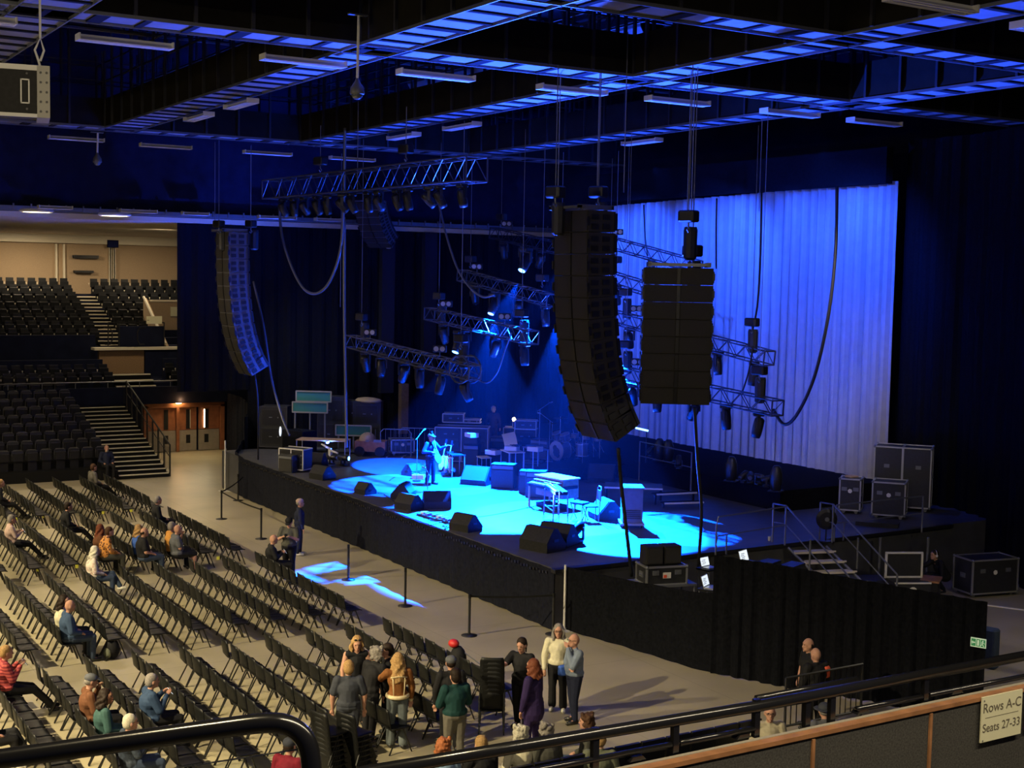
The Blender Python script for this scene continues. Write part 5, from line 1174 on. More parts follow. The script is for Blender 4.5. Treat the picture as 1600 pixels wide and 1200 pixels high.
# upper stand
ax0, ax1 = 17.3, 18.7
for k in range(8):
    xi = 0
    for side in (-1, 1):
        for i in range(24):
            x = (ax0-.1-.56*i) if side < 0 else (ax1+.1+.56*i)
            q = project((x, UY[k], UZ[k]+.5))
            if q[0] < -10: break
            if q[0] > 288: break
            if side > 0 and k < 3 and q[0] > 236: break
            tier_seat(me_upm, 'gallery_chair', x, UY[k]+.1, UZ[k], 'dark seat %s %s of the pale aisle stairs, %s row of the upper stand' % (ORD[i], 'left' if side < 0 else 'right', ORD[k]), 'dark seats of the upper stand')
for k in range(2):
    for side in (-1, 1):
        for i in range(24):
            x = (xA-.5-.56*i) if side < 0 else (xB+.45+.56*i)
            q = project((x, LY[k], LZ[k]+.5))
            if q[0] < -10 or q[0] > 286: break
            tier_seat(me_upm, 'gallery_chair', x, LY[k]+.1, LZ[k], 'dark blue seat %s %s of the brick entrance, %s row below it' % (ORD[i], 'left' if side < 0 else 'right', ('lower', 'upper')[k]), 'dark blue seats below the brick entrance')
# ------------------------------------------------------------------ people
SKIN = {}
def col(name, c, rough=.75, noise=.12, scale=14):
    if name not in M: mk(name, c, rough, noise=noise, scale=scale, spec=0.15)
    return name
col('skin_fair', (.50, .27, .19), .5, .05); col('skin_tan', (.38, .19, .12), .5, .05); col('skin_brown', (.20, .10, .06), .5, .05)
col('hair_dark', (.022, .014, .010), .6, .3, 60); col('hair_brown', (.07, .035, .02), .6, .3, 60); col('hair_blond', (.36, .22, .09), .6, .35, 60)
col('hair_grey', (.22, .20, .18), .6, .3, 60); col('hair_white', (.50, .47, .38), .6, .2, 60); col('hair_auburn', (.16, .05, .025), .6, .3, 60); col('hair_orange', (.38, .13, .05), .6, .25, 60)
mk('eye_dark', (.02, .015, .012), .2); mk('lip', (.32, .10, .08), .5); mk('shoe_black', (.015, .015, .015), .4); mk('shoe_white', (.7, .68, .6), .5); mk('phone_black', (.01, .01, .012), .2)
def remeshed(mb, name, m, parent, vox, smooth=1, label=None, disp=0.0):
    o = mb.build(name, m, parent, label=label)
    r = o.modifiers.new('voxel', 'REMESH'); r.mode = 'VOXEL'; r.voxel_size = vox; r.use_smooth_shade = True
    s = o.modifiers.new('soft', 'SMOOTH'); s.factor = .5; s.iterations = smooth*3
    if disp:
        tx = bpy.data.textures.get('hair_noise') or bpy.data.textures.new('hair_noise', 'CLOUDS'); tx.noise_scale = .035
        d = o.modifiers.new('strands', 'DISPLACE'); d.texture = tx; d.strength = disp; d.mid_level = .5
    return o
def rot(v, a): return Matrix.Rotation(a, 3, 'Z') @ Vector(v)
def person(loc, face, label, pose='sit', h=1.72, skin='skin_fair', hair=('short', 'hair_brown'), top=('hair_grey', 'long'), legs='navy', shoes='shoe_black', arms='lap', look=0.0, nod=0.0, lean=0.0, vox=.015, build=1.0, extra=(), crossed=False, short_legs=False, group=None):
    build *= 1.12; T = thing('person', label, 'person', loc, face, group); s = h/1.72
    S_ = pose == 'sit'
    if S_:
        pel = Vector((-.04, 0, .56)); chest = Vector((-.09+lean*.5, 0, .90)); neck = Vector((-.07+lean, 0, 1.10)); head = Vector((-.03+lean*1.2, 0, 1.245))
        sh = {q: Vector((-.08+lean*.9, q*.19, 1.03)) for q in (-1, 1)}; hip = {q: Vector((0, q*.09, .55)) for q in (-1, 1)}
        knee = {q: Vector((.43, q*.13, .55)) for q in (-1, 1)}; ank = {q: Vector((.42, q*.13, .10)) for q in (-1, 1)}
        if crossed: knee[1] = Vector((.45, .02, .63)); ank[1] = Vector((.62, -.12, .30))
        if pose == 'sit' and 'stretch' in extra: knee = {q: Vector((.44, q*.12, .50)) for q in (-1, 1)}; ank = {q: Vector((.78, q*.12, .12)) for q in (-1, 1)}
    elif pose == 'crouch':
        pel = Vector((-.15, 0, .42)); chest = Vector((.05, 0, .72)); neck = Vector((.16, 0, .92)); head = Vector((.22, 0, 1.05))
        sh = {q: Vector((.12, q*.19, .86)) for q in (-1, 1)}; hip = {q: Vector((-.12, q*.09, .42)) for q in (-1, 1)}
        knee = {q: Vector((.30, q*.16, .48)) for q in (-1, 1)}; ank = {q: Vector((-.02, q*.14, .10)) for q in (-1, 1)}
    else:
        pel = Vector((0, 0, .95)); chest = Vector((lean*.5, 0, 1.25)); neck = Vector((lean, 0, 1.46)); head = Vector((.02+lean*1.2, 0, 1.60))
        sh = {q: Vector((lean*.9, q*.19, 1.39)) for q in (-1, 1)}; hip = {q: Vector((0, q*.09, .90)) for q in (-1, 1)}
        knee = {1: Vector((.04, .11, .49)), -1: Vector((.0, -.10, .49))}; ank = {1: Vector((.03, .12, .10)), -1: Vector((-.06, -.10, .10))}
    b = build
    fwd = chest+Vector((.30, 0, -.22)); el, wr = {}, {}
    for q in (-1, 1):
        el[q] = sh[q]+Vector((.02, q*.07*b, -.29)); wr[q] = el[q]+Vector((.22, -q*.08, -.06)) if S_ else el[q]+Vector((.06, -q*.01, -.25))
        if arms == 'lap': wr[q] = el[q]+Vector((.22, -q*.10, -.07)) if S_ else el[q]+Vector((.07, -q*.01, -.25))
        elif arms in ('phone', 'phone_up'): el[q] = sh[q]+Vector((.10, q*.07, -.25)); wr[q] = el[q]+Vector((.18, -q*.15, .10 if arms == 'phone' else .22))
        elif arms == 'hips': el[q] = sh[q]+Vector((-.02, q*.20, -.25)); wr[q] = pel+Vector((.04, q*.20, .10))
        elif arms == 'folded': el[q] = sh[q]+Vector((.06, q*.08, -.27)); wr[q] = el[q]+Vector((.16, -q*.24, .05))
        elif arms == 'hang': wr[q] = el[q]+Vector((.05, 0, -.25))
    if 'hand_to_face' in extra: el[1] = sh[1]+Vector((.16, .06, -.22)); wr[1] = head+Vector((.15, .03, -.12)); el[-1] = sh[-1]+Vector((.05, -.05, -.27)); wr[-1] = el[1]+Vector((0, -.08, -.04))
    if 'reach' in extra: el[-1] = sh[-1]+Vector((.22, -.05, -.14)); wr[-1] = el[-1]+Vector((.24, .0, .0))
    if 'reach_left' in extra: el[1] = sh[1]+Vector((.20, .08, -.16)); wr[1] = el[1]+Vector((.22, -.02, .02))
    if 'guitar' in extra: el[1] = sh[1]+Vector((.12, .16, -.20)); wr[1] = el[1]+Vector((.18, .10, .10)); el[-1] = sh[-1]+Vector((-.02, -.16, -.26)); wr[-1] = el[-1]+Vector((.22, .16, -.0))
    HR = Matrix.Rotation(look, 3, 'Z') @ Matrix.Rotation(nod, 3, 'Y') @ Matrix.Scale(1.10, 3)
    H = lambda x, y, z: head+HR@Vector((x, y, z))
    # body: one continuous surface
    m = MB()
    m.ell(pel, (.125*b, .165*b, .12)); m.cap(pel, .12*b, chest, .125*b, 10); m.ell(chest, (.115*b, .165*b, .17)); m.cap(sh[-1]+Vector((0, .03, 0)), .065, sh[1]-Vector((0, .03, 0)), .065)
    m.cap(neck-Vector((0, 0, .08)), .062, neck+Vector((.01, 0, .05)), .052); m.cap(neck, .052, H(-.01, 0, -.06), .055)
    m.ell(H(0, 0, .015), (.098, .078, .112), 14, 10, HR); m.ell(H(.025, 0, -.055), (.068, .058, .062), 12, 8, HR)       # skull, jaw
    m.cap(H(.09, 0, .02), .012, H(.108, 0, -.022), .017, 6); m.ell(H(.098, 0, -.022), (.014, .022, .012), 8, 6, HR)                                       # nose
    m.ell(H(.088, 0, .045), (.014, .05, .013), 8, 6, HR); m.ell(H(.085, 0, -.062), (.016, .026, .014), 8, 6, HR); m.ell(H(.082, 0, -.095), (.018, .02, .018), 8, 6, HR)
    for q in (-1, 1): m.ell(H(-.005, q*.08, -.005), (.022, .013, .034), 8, 6, HR)
    for q in (-1, 1):
        m.cap(sh[q], .056*b, el[q], .044*b); m.cap(el[q], .043*b, wr[q], .029)
        d = (wr[q]-el[q]).normalized(); sd = d.cross(Vector((0, 0, 1))); sd = sd.normalized() if sd.length > .1 else Vector((0, q, 0)); up = sd.cross(d)
        pc = wr[q]+d*.055; m.cap(wr[q], .027, pc, .030); m.cap(pc-sd*.022, .020, pc+sd*.022, .020)
        for k in range(4):
            k0 = pc+sd*(-.03+.02*k)+d*.025; ln = (.062, .072, .068, .052)[k]; k1 = k0+d*ln*.55-up*.012; k2 = k1+d*ln*.35-up*.034; m.cap(k0, .0105, k1, .0098, 6); m.cap(k1, .0098, k2, .0085, 6)
        t0 = wr[q]+d*.022-sd*q*.025; m.cap(t0, .013, t0+d*.035-sd*q*.022-up*.01, .0115, 6); m.cap(t0+d*.035-sd*q*.022-up*.01, .0115, t0+d*.062-sd*q*.020-up*.024, .0095, 6)
        m.cap(hip[q], .088*b, knee[q], .058); m.cap(knee[q], .058, ank[q]+Vector((0, 0, .02)), .040); m.ell(knee[q].lerp(ank[q], .3)-Vector((.012, 0, 0)), (.052, .05, .09))
        ft = Vector((.15, q*.02, -.055)) if not (crossed and q == 1) else Vector((.10, -.08, -.02)); m.cap(ank[q]-Vector((.03, 0, .03)), .040, ank[q]+ft, .032)
    body = remeshed(m, 'body', skin, T, vox)
    # face details
    e = MB()
    for q in (-1, 1): e.ell(H(.086, q*.032, .018), (.010, .013, .008), 8, 6, HR)
    e.build('eyes', 'eye_dark', T); MB().ell(H(.1, 0, -.062), (.006, .022, .006), 8, 6, HR).build('mouth', 'lip', T)
    # clothes
    c = .016; tc_, sl = top; m = MB()
    m.ell(pel+Vector((0, 0, .04)), (.135*b+c, .17*b+c, .12)); m.cap(pel+Vector((0, 0, .03)), .125*b+c, chest, .128*b+c, 12); m.ell(chest, (.118*b+c, .165*b+c, .175), 14, 9); m.cap(sh[-1]+Vector((0, .02, -.005)), .068+c*.5, sh[1]-Vector((0, .02, .005)), .068+c*.5)
    if 'coat' in extra: m.cap(pel, .15*b+c, pel-Vector((0, 0, .18)) if not S_ else pel+Vector((.2, 0, 0)), .16*b+c, 12)
    if 'belly' in extra: m.ell(chest.lerp(pel, .55)+Vector((.07, 0, 0)), (.14, .16, .15))
    for q in (-1, 1):
        if sl == 'none': continue
        if sl == 'short': m.cap(sh[q], .060*b+c, sh[q].lerp(el[q], .72), .056*b+c)
        else: m.cap(sh[q], .060*b+c, el[q], .048*b+c); m.cap(el[q], .047*b+c, el[q].lerp(wr[q], .93), .032+c)
    if sl != 'none': m.cap(neck-Vector((0, 0, .06)), .07, neck-Vector((0, 0, .01)), .062)
    tp = remeshed(m, 'top', tc_, T, vox)
    if 'collar' in extra:
        k = MB(); k.tube([neck+rot((.075, 0, -.02+.02*math.cos(a_)), a_) for a_ in [i*PI/6 for i in range(13)]], .022, 6); k.build('collar', 'cream_fleece' if 'cream_fleece' in M else tc_, tp, True)
    m = MB(); m.ell(pel-Vector((0, 0, .01)), (.13*b+c*.7, .168*b+c*.7, .13))
    for q in (-1, 1):
        m.cap(hip[q], .092*b+c, knee[q], .064+c)
        if not short_legs: m.cap(knee[q], .062+c, ank[q]+Vector((0, 0, .01)), .050+(.035 if 'flare' in extra else c))
    remeshed(m, 'trousers', legs, T, vox)
    for q in (-1, 1):
        ft = Vector((.16, q*.02, -.058)) if not (crossed and q == 1) else Vector((.12, -.09, -.02)); m = MB(); m.cap(ank[q]-Vector((.04, 0, .05)), .046, ank[q]+ft, .040)
        m.v = [(x, y, max(z, .004)) if not (crossed and q == 1) else (x, y, z) for x, y, z in m.v]; m.build('shoe', shoes, T, True)
    # hair
    st, hc = hair; rg = random.Random(label); m = MB()
    if st in ('short', 'long', 'curly', 'bob', 'pony', 'fringe'):
        if st != 'fringe': m.ell(H(-.018, 0, .05), (.100, .090, .094), 14, 9, HR); m.ell(H(-.045, 0, .005), (.078, .088, .10), 12, 8, HR)
        else:
            for q in (-1, 1): m.ell(H(-.03, q*.062, -.0), (.05, .028, .04), 8, 6, HR)
            m.ell(H(-.07, 0, -.015), (.035, .06, .045), 8, 6, HR)
        if st in ('long', 'bob'):
            L = .34 if st == 'long' else .17
            for k in range(13):
                a_ = PI*.36+k*(2*PI-PI*.72)/12; q0 = H(.082*math.cos(a_)-.01, .082*math.sin(a_), .04); n5 = 6
                for j in range(1, n5+1):
                    f_ = j/n5; wv_ = .018*math.sin(j*1.9+k*1.3); q1 = H((.088+.018*f_)*math.cos(a_)-.045*f_+wv_, (.09+.03*f_)*math.sin(a_)+wv_, .04-(L+.05*rg.random())*f_); m.cap(q0, .026, q1, .024, 6); q0 = q1
        if st == 'curly':
            for k in range(46):
                a_, z_ = rg.uniform(0, 2*PI), rg.uniform(-.09, .14); x_ = math.cos(a_); 
                if x_ > .55 and z_ < .06: continue
                m.ell(H(-.02+.085*x_, .095*math.sin(a_), z_), rg.uniform(.028, .042), 6, 5)
        if st == 'pony': m.cap(H(-.10, 0, .03), .035, H(-.15, 0, -.04), .03, 6); m.cap(H(-.15, 0, -.04), .03, H(-.13, 0, -.20), .014, 6)
        remeshed(m, 'hair', hc, T, .012, 1, disp=.02 if st in ('long', 'curly') else .008)
    if st in ('cap', 'hat', 'beanie', 'flat_cap'):
        m.ell(H(-.03, 0, -.0), (.085, .086, .07), 12, 8, HR); remeshed(m, 'hair', 'hair_grey' if st != 'cap' else 'hair_dark', T, .014)
        k = MB(); k.ell(H(-.012, 0, .055), (.108, .096, .075), 14, 8, HR)
        if st in ('cap', 'flat_cap'): k.ell(H(.10, 0, .045), (.075, .07, .010), 12, 6, HR @ Matrix.Rotation(.15, 3, 'Y'))
        if st == 'hat': k.ell(H(0, 0, .03), (.17, .16, .012), 16, 6, HR)
        k.build('cap', hc, T, True)
    if 'glasses' in extra:
        g = MB()
        for q in (-1, 1): g.tube([H(.108, q*.034+.026*math.cos(a_), .018+.018*math.sin(a_)) for a_ in [i*PI/5 for i in range(11)]], .003, 4); g.tube([H(.105, q*.06, .022), H(.0, q*.088, .02)], .003, 4)
        g.tube([H(.108, -.010, .02), H(.108, .010, .02)], .003, 4); g.build('glasses', 'black_metal', T)
    if 'sunglasses_up' in extra:
        g = MB()
        for q in (-1, 1): g.ell(H(.072, q*.035, .115), (.012, .028, .018), 8, 6, HR)
        g.build('sunglasses', 'black_metal', T)
    if 'headset' in extra:
        g = MB(); g.tube([H(-.01+.0*i, .10*math.cos(PI*i/8), .02+.115*math.sin(PI*i/8)) for i in range(9)], .01, 5); g.ell(H(-.01, .098, -.005), (.035, .018, .04)); g.ell(H(-.01, -.098, -.005), (.035, .018, .04)); g.build('headset', 'ivory', T)
    if 'beard' in extra: m = MB(); m.ell(H(.045, 0, -.085), (.052, .05, .042), 10, 7, HR); m.build('beard', 'hair_white', T, True)
    if 'armband' in extra:
        g = MB(); a_, b_ = sh[-1].lerp(el[-1], .25), sh[-1].lerp(el[-1], .72); g.cyl(a_, b_, .098, .088, 14); g.ell(sh[-1]+Vector((-.05, -.01, -.10)), (.075, .10, .13), 14, 9); g.build('armband', 'orange_red', tp)
    if 'shearling' in extra:
        g = MB(); bx = -(.118*b+c)-.012
        hz = pel.z+.02
        g.tube([Vector((0, 0, hz))+rot((.175*b, 0, 0), a_)*1 for a_ in [i*PI/8 for i in range(17)]], .038, 8); g.tube([(bx, -.15, sh[1].z-.05), (bx-.012, 0, sh[1].z-.035), (bx, .15, sh[1].z-.05)], .011, 5)
        for q in (-1, 1): g.tube([(bx+.005, q*.11, sh[1].z-.05), (bx-.015, q*.10, chest.z-.1), (bx, q*.09, hz)], .010, 5)
        for q in (-1, 1): g.cap(wr[q]-(wr[q]-el[q])*.12, .050, wr[q]-(wr[q]-el[q])*.05, .050)
        g.tube([neck+rot((.08, 0, -.03), a_) for a_ in [i*PI/6 for i in range(13)]], .028, 6); g.build('fleece_trim', 'cream_fleece', tp, True)
    if arms in ('phone', 'phone_up'):
        c_ = (wr[1]+wr[-1])/2+Vector((.10, 0, .03)); W_ = Matrix.Translation(loc) @ Matrix.Rotation(face, 4, 'Z'); q_ = W_ @ c_
        ph = thing('smartphone', 'lit phone held by the %s' % ' '.join(label.split()[:10]), 'phone', q_, face)
        k = MB(); k.M = Matrix.Rotation(-.6, 4, 'Y'); k.box((0, 0, 0), (.012, .078, .155)); k.build('body', 'phone_black', ph)
        k2 = MB(); k2.M = k.M; k2.box((-.008, 0, 0), (.003, .07, .14)); k2.build('screen', 'glow_white', ph)
    return T
for nm, c in (('navy', (.018, .022, .045)), ('black_cloth', (.014, .014, .016)), ('charcoal_tee', (.045, .05, .065)), ('denim', (.045, .065, .11)), ('denim_shirt', (.05, .085, .16)), ('dark_green', (.012, .045, .045)), ('taupe', (.13, .12, .10)), ('grey_jean', (.12, .14, .15)), ('cream_shirt', (.62, .58, .42)), ('cream_fleece', (.62, .52, .32)), ('brown_suede', (.20, .08, .025)), ('brown_leather', (.14, .06, .03)), ('purple_coat', (.030, .018, .075)), ('grey_blue', (.17, .21, .28)), ('pale_blue', (.22, .33, .48)), ('orange_top', (.55, .26, .06)), ('leopard', (.45, .20, .06)), ('blue_top', (.05, .12, .45)), ('grey_tee', (.10, .105, .12)), ('pink_top', (.50, .36, .32)), ('teal_jacket', (.04, .09, .085)), ('navy_sweater', (.03, .055, .11)), ('maroon', (.20, .015, .03)), ('camo', (.12, .13, .09)), ('olive', (.07, .07, .06)), ('khaki', (.40, .36, .26))): col(nm, c)
# striped and spotted cloth
def pattern(name, a, b_, kind, sc):
    m = mat(name, a, .8); nt = m.node_tree; tc = nt.nodes.new('ShaderNodeTexCoord'); bs = nt.nodes['Principled BSDF']; rp = nt.nodes.new('ShaderNodeValToRGB'); rp.color_ramp.interpolation = 'CONSTANT'
    if kind == 'stripe': tx = nt.nodes.new('ShaderNodeTexWave'); tx.bands_direction = 'Z'; tx.inputs['Scale'].default_value = sc; out = tx.outputs['Fac']
    else: tx = nt.nodes.new('ShaderNodeTexVoronoi'); tx.inputs['Scale'].default_value = sc; out = tx.outputs['Distance']
    rp.color_ramp.elements[0].color = (*a, 1); rp.color_ramp.elements[1].color = (*b_, 1); rp.color_ramp.elements[1].position = .45 if kind == 'spot' else .55
    nt.links.new(tc.outputs['Object'], tx.inputs[0]); nt.links.new(out, rp.inputs[0]); nt.links.new(rp.outputs[0], bs.inputs['Base Color']); M[name] = m
pattern('red_stripe', (.50, .08, .07), (.22, .02, .03), 'stripe', 5); pattern('leopard', (.10, .035, .015), (.62, .27, .06), 'spot', 16); pattern('floral', (.50, .36, .30), (.62, .56, .48), 'spot', 12); pattern('dark_speck', (.035, .05, .08), (.02, .03, .05), 'spot', 20)
def seat_at(px, py, z=1.335): p = G(px, py, z); return p
def snap(px, py, z=1.35, off=0.0):
    """nearest chair under a seated head seen at the pixel"""
    p = G(px, py, z); best = min(cand, key=lambda c: (c[1]-p.x-.05)**2+(c[2]-p.y)**2); return Vector((best[1]+off+.03, best[2], 0))
used = set()
def seated(px, py, label, **kw):
    p = snap(px, py); k = (round(p.x, 2), round(p.y, 2))
    while k in used: p.y -= DY; k = (round(p.x, 2), round(p.y, 2))
    used.add(k); a = kw.pop('a', 0.0); near = (p-EYE).length < 33
    return person(p, a, label, 'sit', vox=.013 if near else .018, **kw)
seated(148, 727, 'person with grey brown hair at the row end before the lower stand', hair=('short', 'hair_brown'), top=('taupe', 'long'), legs='black_cloth', extra=('stretch',), a=.2)
seated(5, 750, 'person with brown hair at the left edge, legs stretched forward', hair=('short', 'hair_blond'), top=('black_cloth', 'long'), legs='black_cloth', extra=('stretch',), lean=.05)
seated(3, 805, 'person in a pink top holding a phone at the left edge', hair=('short', 'hair_grey'), top=('pink_top', 'long'), legs='black_cloth', arms='phone', extra=('stretch',))
seated(93, 787, 'dark haired person in a black jacket sitting alone mid row', hair=('short', 'hair_dark'), top=('black_cloth', 'long'), legs='black_cloth', extra=('stretch',), lean=.05)
seated(147, 822, 'person with long auburn hair left of the leopard print top', hair=('long', 'hair_auburn'), top=('brown_leather', 'long'), legs='black_cloth', look=.4)
seated(167, 823, 'person in an orange leopard print top leaning forward', hair=('short', 'hair_brown'), top=('leopard', 'long'), legs='olive', lean=.10, arms='lap')
seated(148, 858, 'person with pale blond bob, floral top and white shoes', hair=('bob', 'hair_white'), top=('floral', 'long'), legs='denim', shoes='shoe_white', crossed=True, lean=.04, a=-.1)
seated(203, 822, 'fair haired person in a bright blue top', hair=('bob', 'hair_blond'), top=('blue_top', 'long'), legs='black_cloth')
seated(219, 819, 'large balding man in black beside the bright blue top', hair=('fringe', 'hair_dark'), top=('black_cloth', 'short'), legs='denim', build=1.2, extra=('belly',))
seated(237, 779, 'man with short grey hair in a black top near the stage side row', hair=('short', 'hair_grey'), top=('black_cloth', 'long'), legs='black_cloth')
seated(256, 818, 'grey haired person in an orange top next to the bald man in grey', hair=('short', 'hair_grey'), top=('orange_top', 'short'), legs='black_cloth', look=.3)
seated(269, 820, 'bald man in a grey tee and shorts with one hand raised', hair=('none', 'hair_grey'), top=('grey_tee', 'short'), legs='black_cloth', build=1.18, extra=('belly', 'hand_to_face'), shoes='shoe_white', short_legs=True)
seated(417, 836, 'bald man in black reading a phone by the stage front aisle', hair=('none', 'hair_grey'), top=('black_cloth', 'long'), legs='black_cloth', arms='phone', build=1.1, a=-.25)
seated(104, 934, 'dark haired woman in a cream top beside the man in blue denim', hair=('bob', 'hair_dark'), top=('cream_shirt', 'long'), legs='black_cloth', look=-.5, a=-.2)
seated(128, 936, 'bald man in a blue denim shirt and jeans at the row end', hair=('none', 'hair_grey'), top=('denim_shirt', 'long'), legs='denim', build=1.1, arms='lap')
seated(12, 1006, 'blond person in a red striped top holding up a phone', hair=('short', 'hair_blond'), top=('red_stripe', 'long'), legs='black_cloth', arms='phone_up', build=1.12, extra=('stretch',))
person(Vector((G(-22, 1085, 1.35).x, G(-22, 1085, 1.35).y, 0)), 0.0, 'person cut by the left edge with beige arms and white soled shoes', 'sit', hair=('short', 'hair_brown'), top=('khaki', 'short'), legs='black_cloth', arms='lap', crossed=True, shoes='shoe_white')
seated(152, 1050, 'man in a grey flat cap and brown leather jacket with a raised hand', hair=('flat_cap', 'grey_tee'), top=('brown_leather', 'long'), legs='black_cloth', extra=('hand_to_face',), nod=.2)
seated(156, 1080, 'dark haired woman in a teal green jacket next to the flat cap', skin='skin_tan', hair=('bob', 'hair_dark'), top=('teal_jacket', 'long'), legs='grey_tee', look=-.5, arms='lap', extra=('coat',))
seated(138, 1135, 'fair haired person with glasses and a speckled navy top under the rail', hair=('short', 'hair_white'), top=('dark_speck', 'long'), legs='denim', arms='phone', extra=('glasses',))
seated(238, 1054, 'grey haired man in a navy sweater looking at a blue phone', hair=('short', 'hair_grey'), top=('navy_sweater', 'long'), legs='black_cloth', arms='phone_up', build=1.15)
def standing(px, py, label, face, h=1.72, z=0.0, **kw):
    p = G(px, py, z+h); p.z = z; return person(p, face, label, kw.pop('pose', 'stand'), h=h, vox=.013 if (p-EYE).length < 33 else .018, **kw)
CAMDIR = lambda p: math.atan2(-p.y, -p.x)
standing(545, 1034, 'man in a dark grey tee seen from behind by the chair stacks', 1.15, hair=('short', 'hair_blond'), top=('charcoal_tee', 'short'), legs='charcoal_tee', build=1.12, arms='hang')
standing(622, 1024, 'woman with long blond curls in a brown shearling jacket', 1.25, h=1.70, hair=('long', 'hair_blond'), top=('brown_suede', 'long'), legs='grey_jean', extra=('shearling', 'flare', 'reach_left'), build=.95)
standing(705, 1026, 'man in a grey cap and dark jacket behind the green sweater', 1.3, hair=('cap', 'grey_tee'), top=('black_cloth', 'long'), legs='black_cloth')
standing(712, 1045, 'man in a dark green sweater and taupe trousers seen from behind', 1.45, h=1.74, hair=('short', 'hair_dark'), top=('dark_green', 'long'), legs='taupe', build=1.15, arms='folded')
standing(816, 1003, 'dark haired woman in a black shirt with a badge behind the chair stack', -2.6, h=1.66, hair=('pony', 'hair_dark'), top=('black_cloth', 'short'), legs='black_cloth', arms='lap', nod=.25, extra=('reach',))
standing(834, 1040, 'woman with reddish brown hair in a dark purple coat', 2.1, h=1.62, hair=('bob', 'hair_auburn'), top=('purple_coat', 'long'), legs='purple_coat', extra=('coat',), build=1.1)
standing(873, 978, 'grey haired woman with glasses in a cream shirt and black flared trousers', -2.2, h=1.70, hair=('long', 'hair_grey'), top=('cream_shirt', 'long'), legs='black_cloth', extra=('glasses', 'flare'), arms='lap', shoes='shoe_white')
standing(899, 990, 'bald man in a grey blue shirt and dark jeans with a hand to his face', 3.0, h=1.74, hair=('none', 'hair_grey'), top=('grey_blue', 'long'), legs='navy', extra=('hand_to_face', 'belly', 'glasses'), build=1.1)
standing(557, 1003, 'woman with strawberry blond hair, bare shoulders and raised sunglasses', -1.9, h=1.6, hair=('long', 'hair_blond'), top=('black_cloth', 'none'), legs='black_cloth', extra=('sunglasses_up',), nod=.3, lean=.08)
standing(606, 1017, 'dark haired person in profile partly behind the curly blond woman', 2.8, h=1.60, hair=('short', 'hair_dark'), top=('black_cloth', 'long'), legs='black_cloth')
standing(578, 1046, 'person with a mop of curly grey hair bending between the rows', .4, h=1.35, hair=('curly', 'hair_grey'), top=('black_cloth', 'long'), legs='black_cloth', lean=.15)
standing(468, 768, 'person in a pale beanie and navy top standing before the stage skirt', -.3, h=1.95, hair=('beanie', 'pink_top'), top=('navy', 'long'), legs='navy', shoes='shoe_white', arms='lap')
standing(452, 806, 'man in a grey tee looking down at his phone near the stage', -2.2, h=1.78, hair=('cap', 'black_cloth'), top=('olive', 'short'), legs='black_cloth', arms='phone', nod=.5, build=1.15)
standing(1265, 997, 'taller man in black leaning at the side gate', 2.8, h=1.74, hair=('fringe', 'hair_dark'), top=('black_cloth', 'short'), legs='black_cloth')
standing(1276, 1016, 'bald steward in black with a bright red orange armband', 1.5, h=1.70, hair=('none', 'hair_dark'), top=('black_cloth', 'long'), legs='black_cloth', extra=('armband',), build=1.2)
# front stand, heads rising past the balcony rail
def tier(px, py, label, face, zt=1.62, **kw):
    p = G(px, py, zt); p.z = zt-1.39; t = person(p, face, label, 'sit', vox=.013, **kw); return t
tier(690, 1151, 'person with orange hair in a pale blue top just over the rail', 1.4, hair=('curly', 'hair_orange'), top=('pale_blue', 'long'), legs='denim')
tier(750, 1148, 'golden haired person in a black top reading a phone below the rail', 1.5, hair=('short', 'hair_blond'), top=('black_cloth', 'long'), legs='black_cloth', arms='phone')
tier(812, 1132, 'white haired person in a pale top partly behind the rail', 1.5, hair=('curly', 'hair_white'), top=('cream_shirt', 'long'), legs='khaki')
tier(850, 1128, 'person with grey brown wavy hair and a dark top behind the rail', 1.7, hair=('curly', 'hair_grey'), top=('olive', 'long'), legs='black_cloth', build=1.1)
tier(914, 1114, 'person with curly brown hair beside the row of empty dark seats', 2.4, hair=('curly', 'hair_brown'), top=('olive', 'long'), legs='denim')
tier(938, 1140, 'person in a camouflage top half hidden by the rail', 1.0, hair=('short', 'hair_blond'), top=('camo', 'long'), legs='denim')
tier(1204, 1102, 'fair balding man with glasses in a khaki top behind the rail', -2.2, 1.60, hair=('fringe', 'hair_white'), top=('khaki', 'long'), legs='khaki', extra=('glasses',))
tier(1287, 1096, 'person in a dark brimmed hat behind the balcony edge', 1.2, 1.60, hair=('hat', 'charcoal_tee'), top=('grey_tee', 'long'), legs='black_cloth')
tier(455, 1150, 'man with glasses in a dark cap and maroon shirt inside the rail bend', .6, 1.45, hair=('cap', 'charcoal_tee'), top=('maroon', 'long'), legs='black_cloth', extra=('glasses',))
# man on the lower stand, crew
p = G(207, 699, 1.75); person(Vector((p.x, LY0-.62, 0.02)), -1.5, 'bald man with a white beard and dark coat sitting at the lower stand front', 'sit', vox=.018, hair=('none', 'hair_grey'), top=('navy', 'long'), legs='black_cloth', extra=('beard',), build=1.1)
tag(MB().box((p.x, LY0-.80, .21), (.7, .4, .38)).build('stand_ledge', 'step_dark'), 'dark ledge box under the seated bearded man', 'ledge')
p = G(672, 757, S); person(Vector((p.x, p.y, S)), -1.2, 'guitarist in a cap standing at the microphone in the blue light', 'stand', h=2.05, vox=.018, hair=('cap', 'grey_blue'), top=('navy_sweater', 'long'), legs='navy', extra=('guitar',), arms='lap')
guitar((p.x+.15, p.y-.38, S+.72), -1.2+PI, .35, 'pale guitar held by the guitarist', 'pale_blue')
p = G(770, 700, S); person(Vector((p.x, p.y, S)), .8, 'crew member in dark clothes standing behind the amplifier racks', 'stand', h=1.9, vox=.02, hair=('short', 'hair_grey'), top=('black_cloth', 'long'), legs='black_cloth', arms='hang')
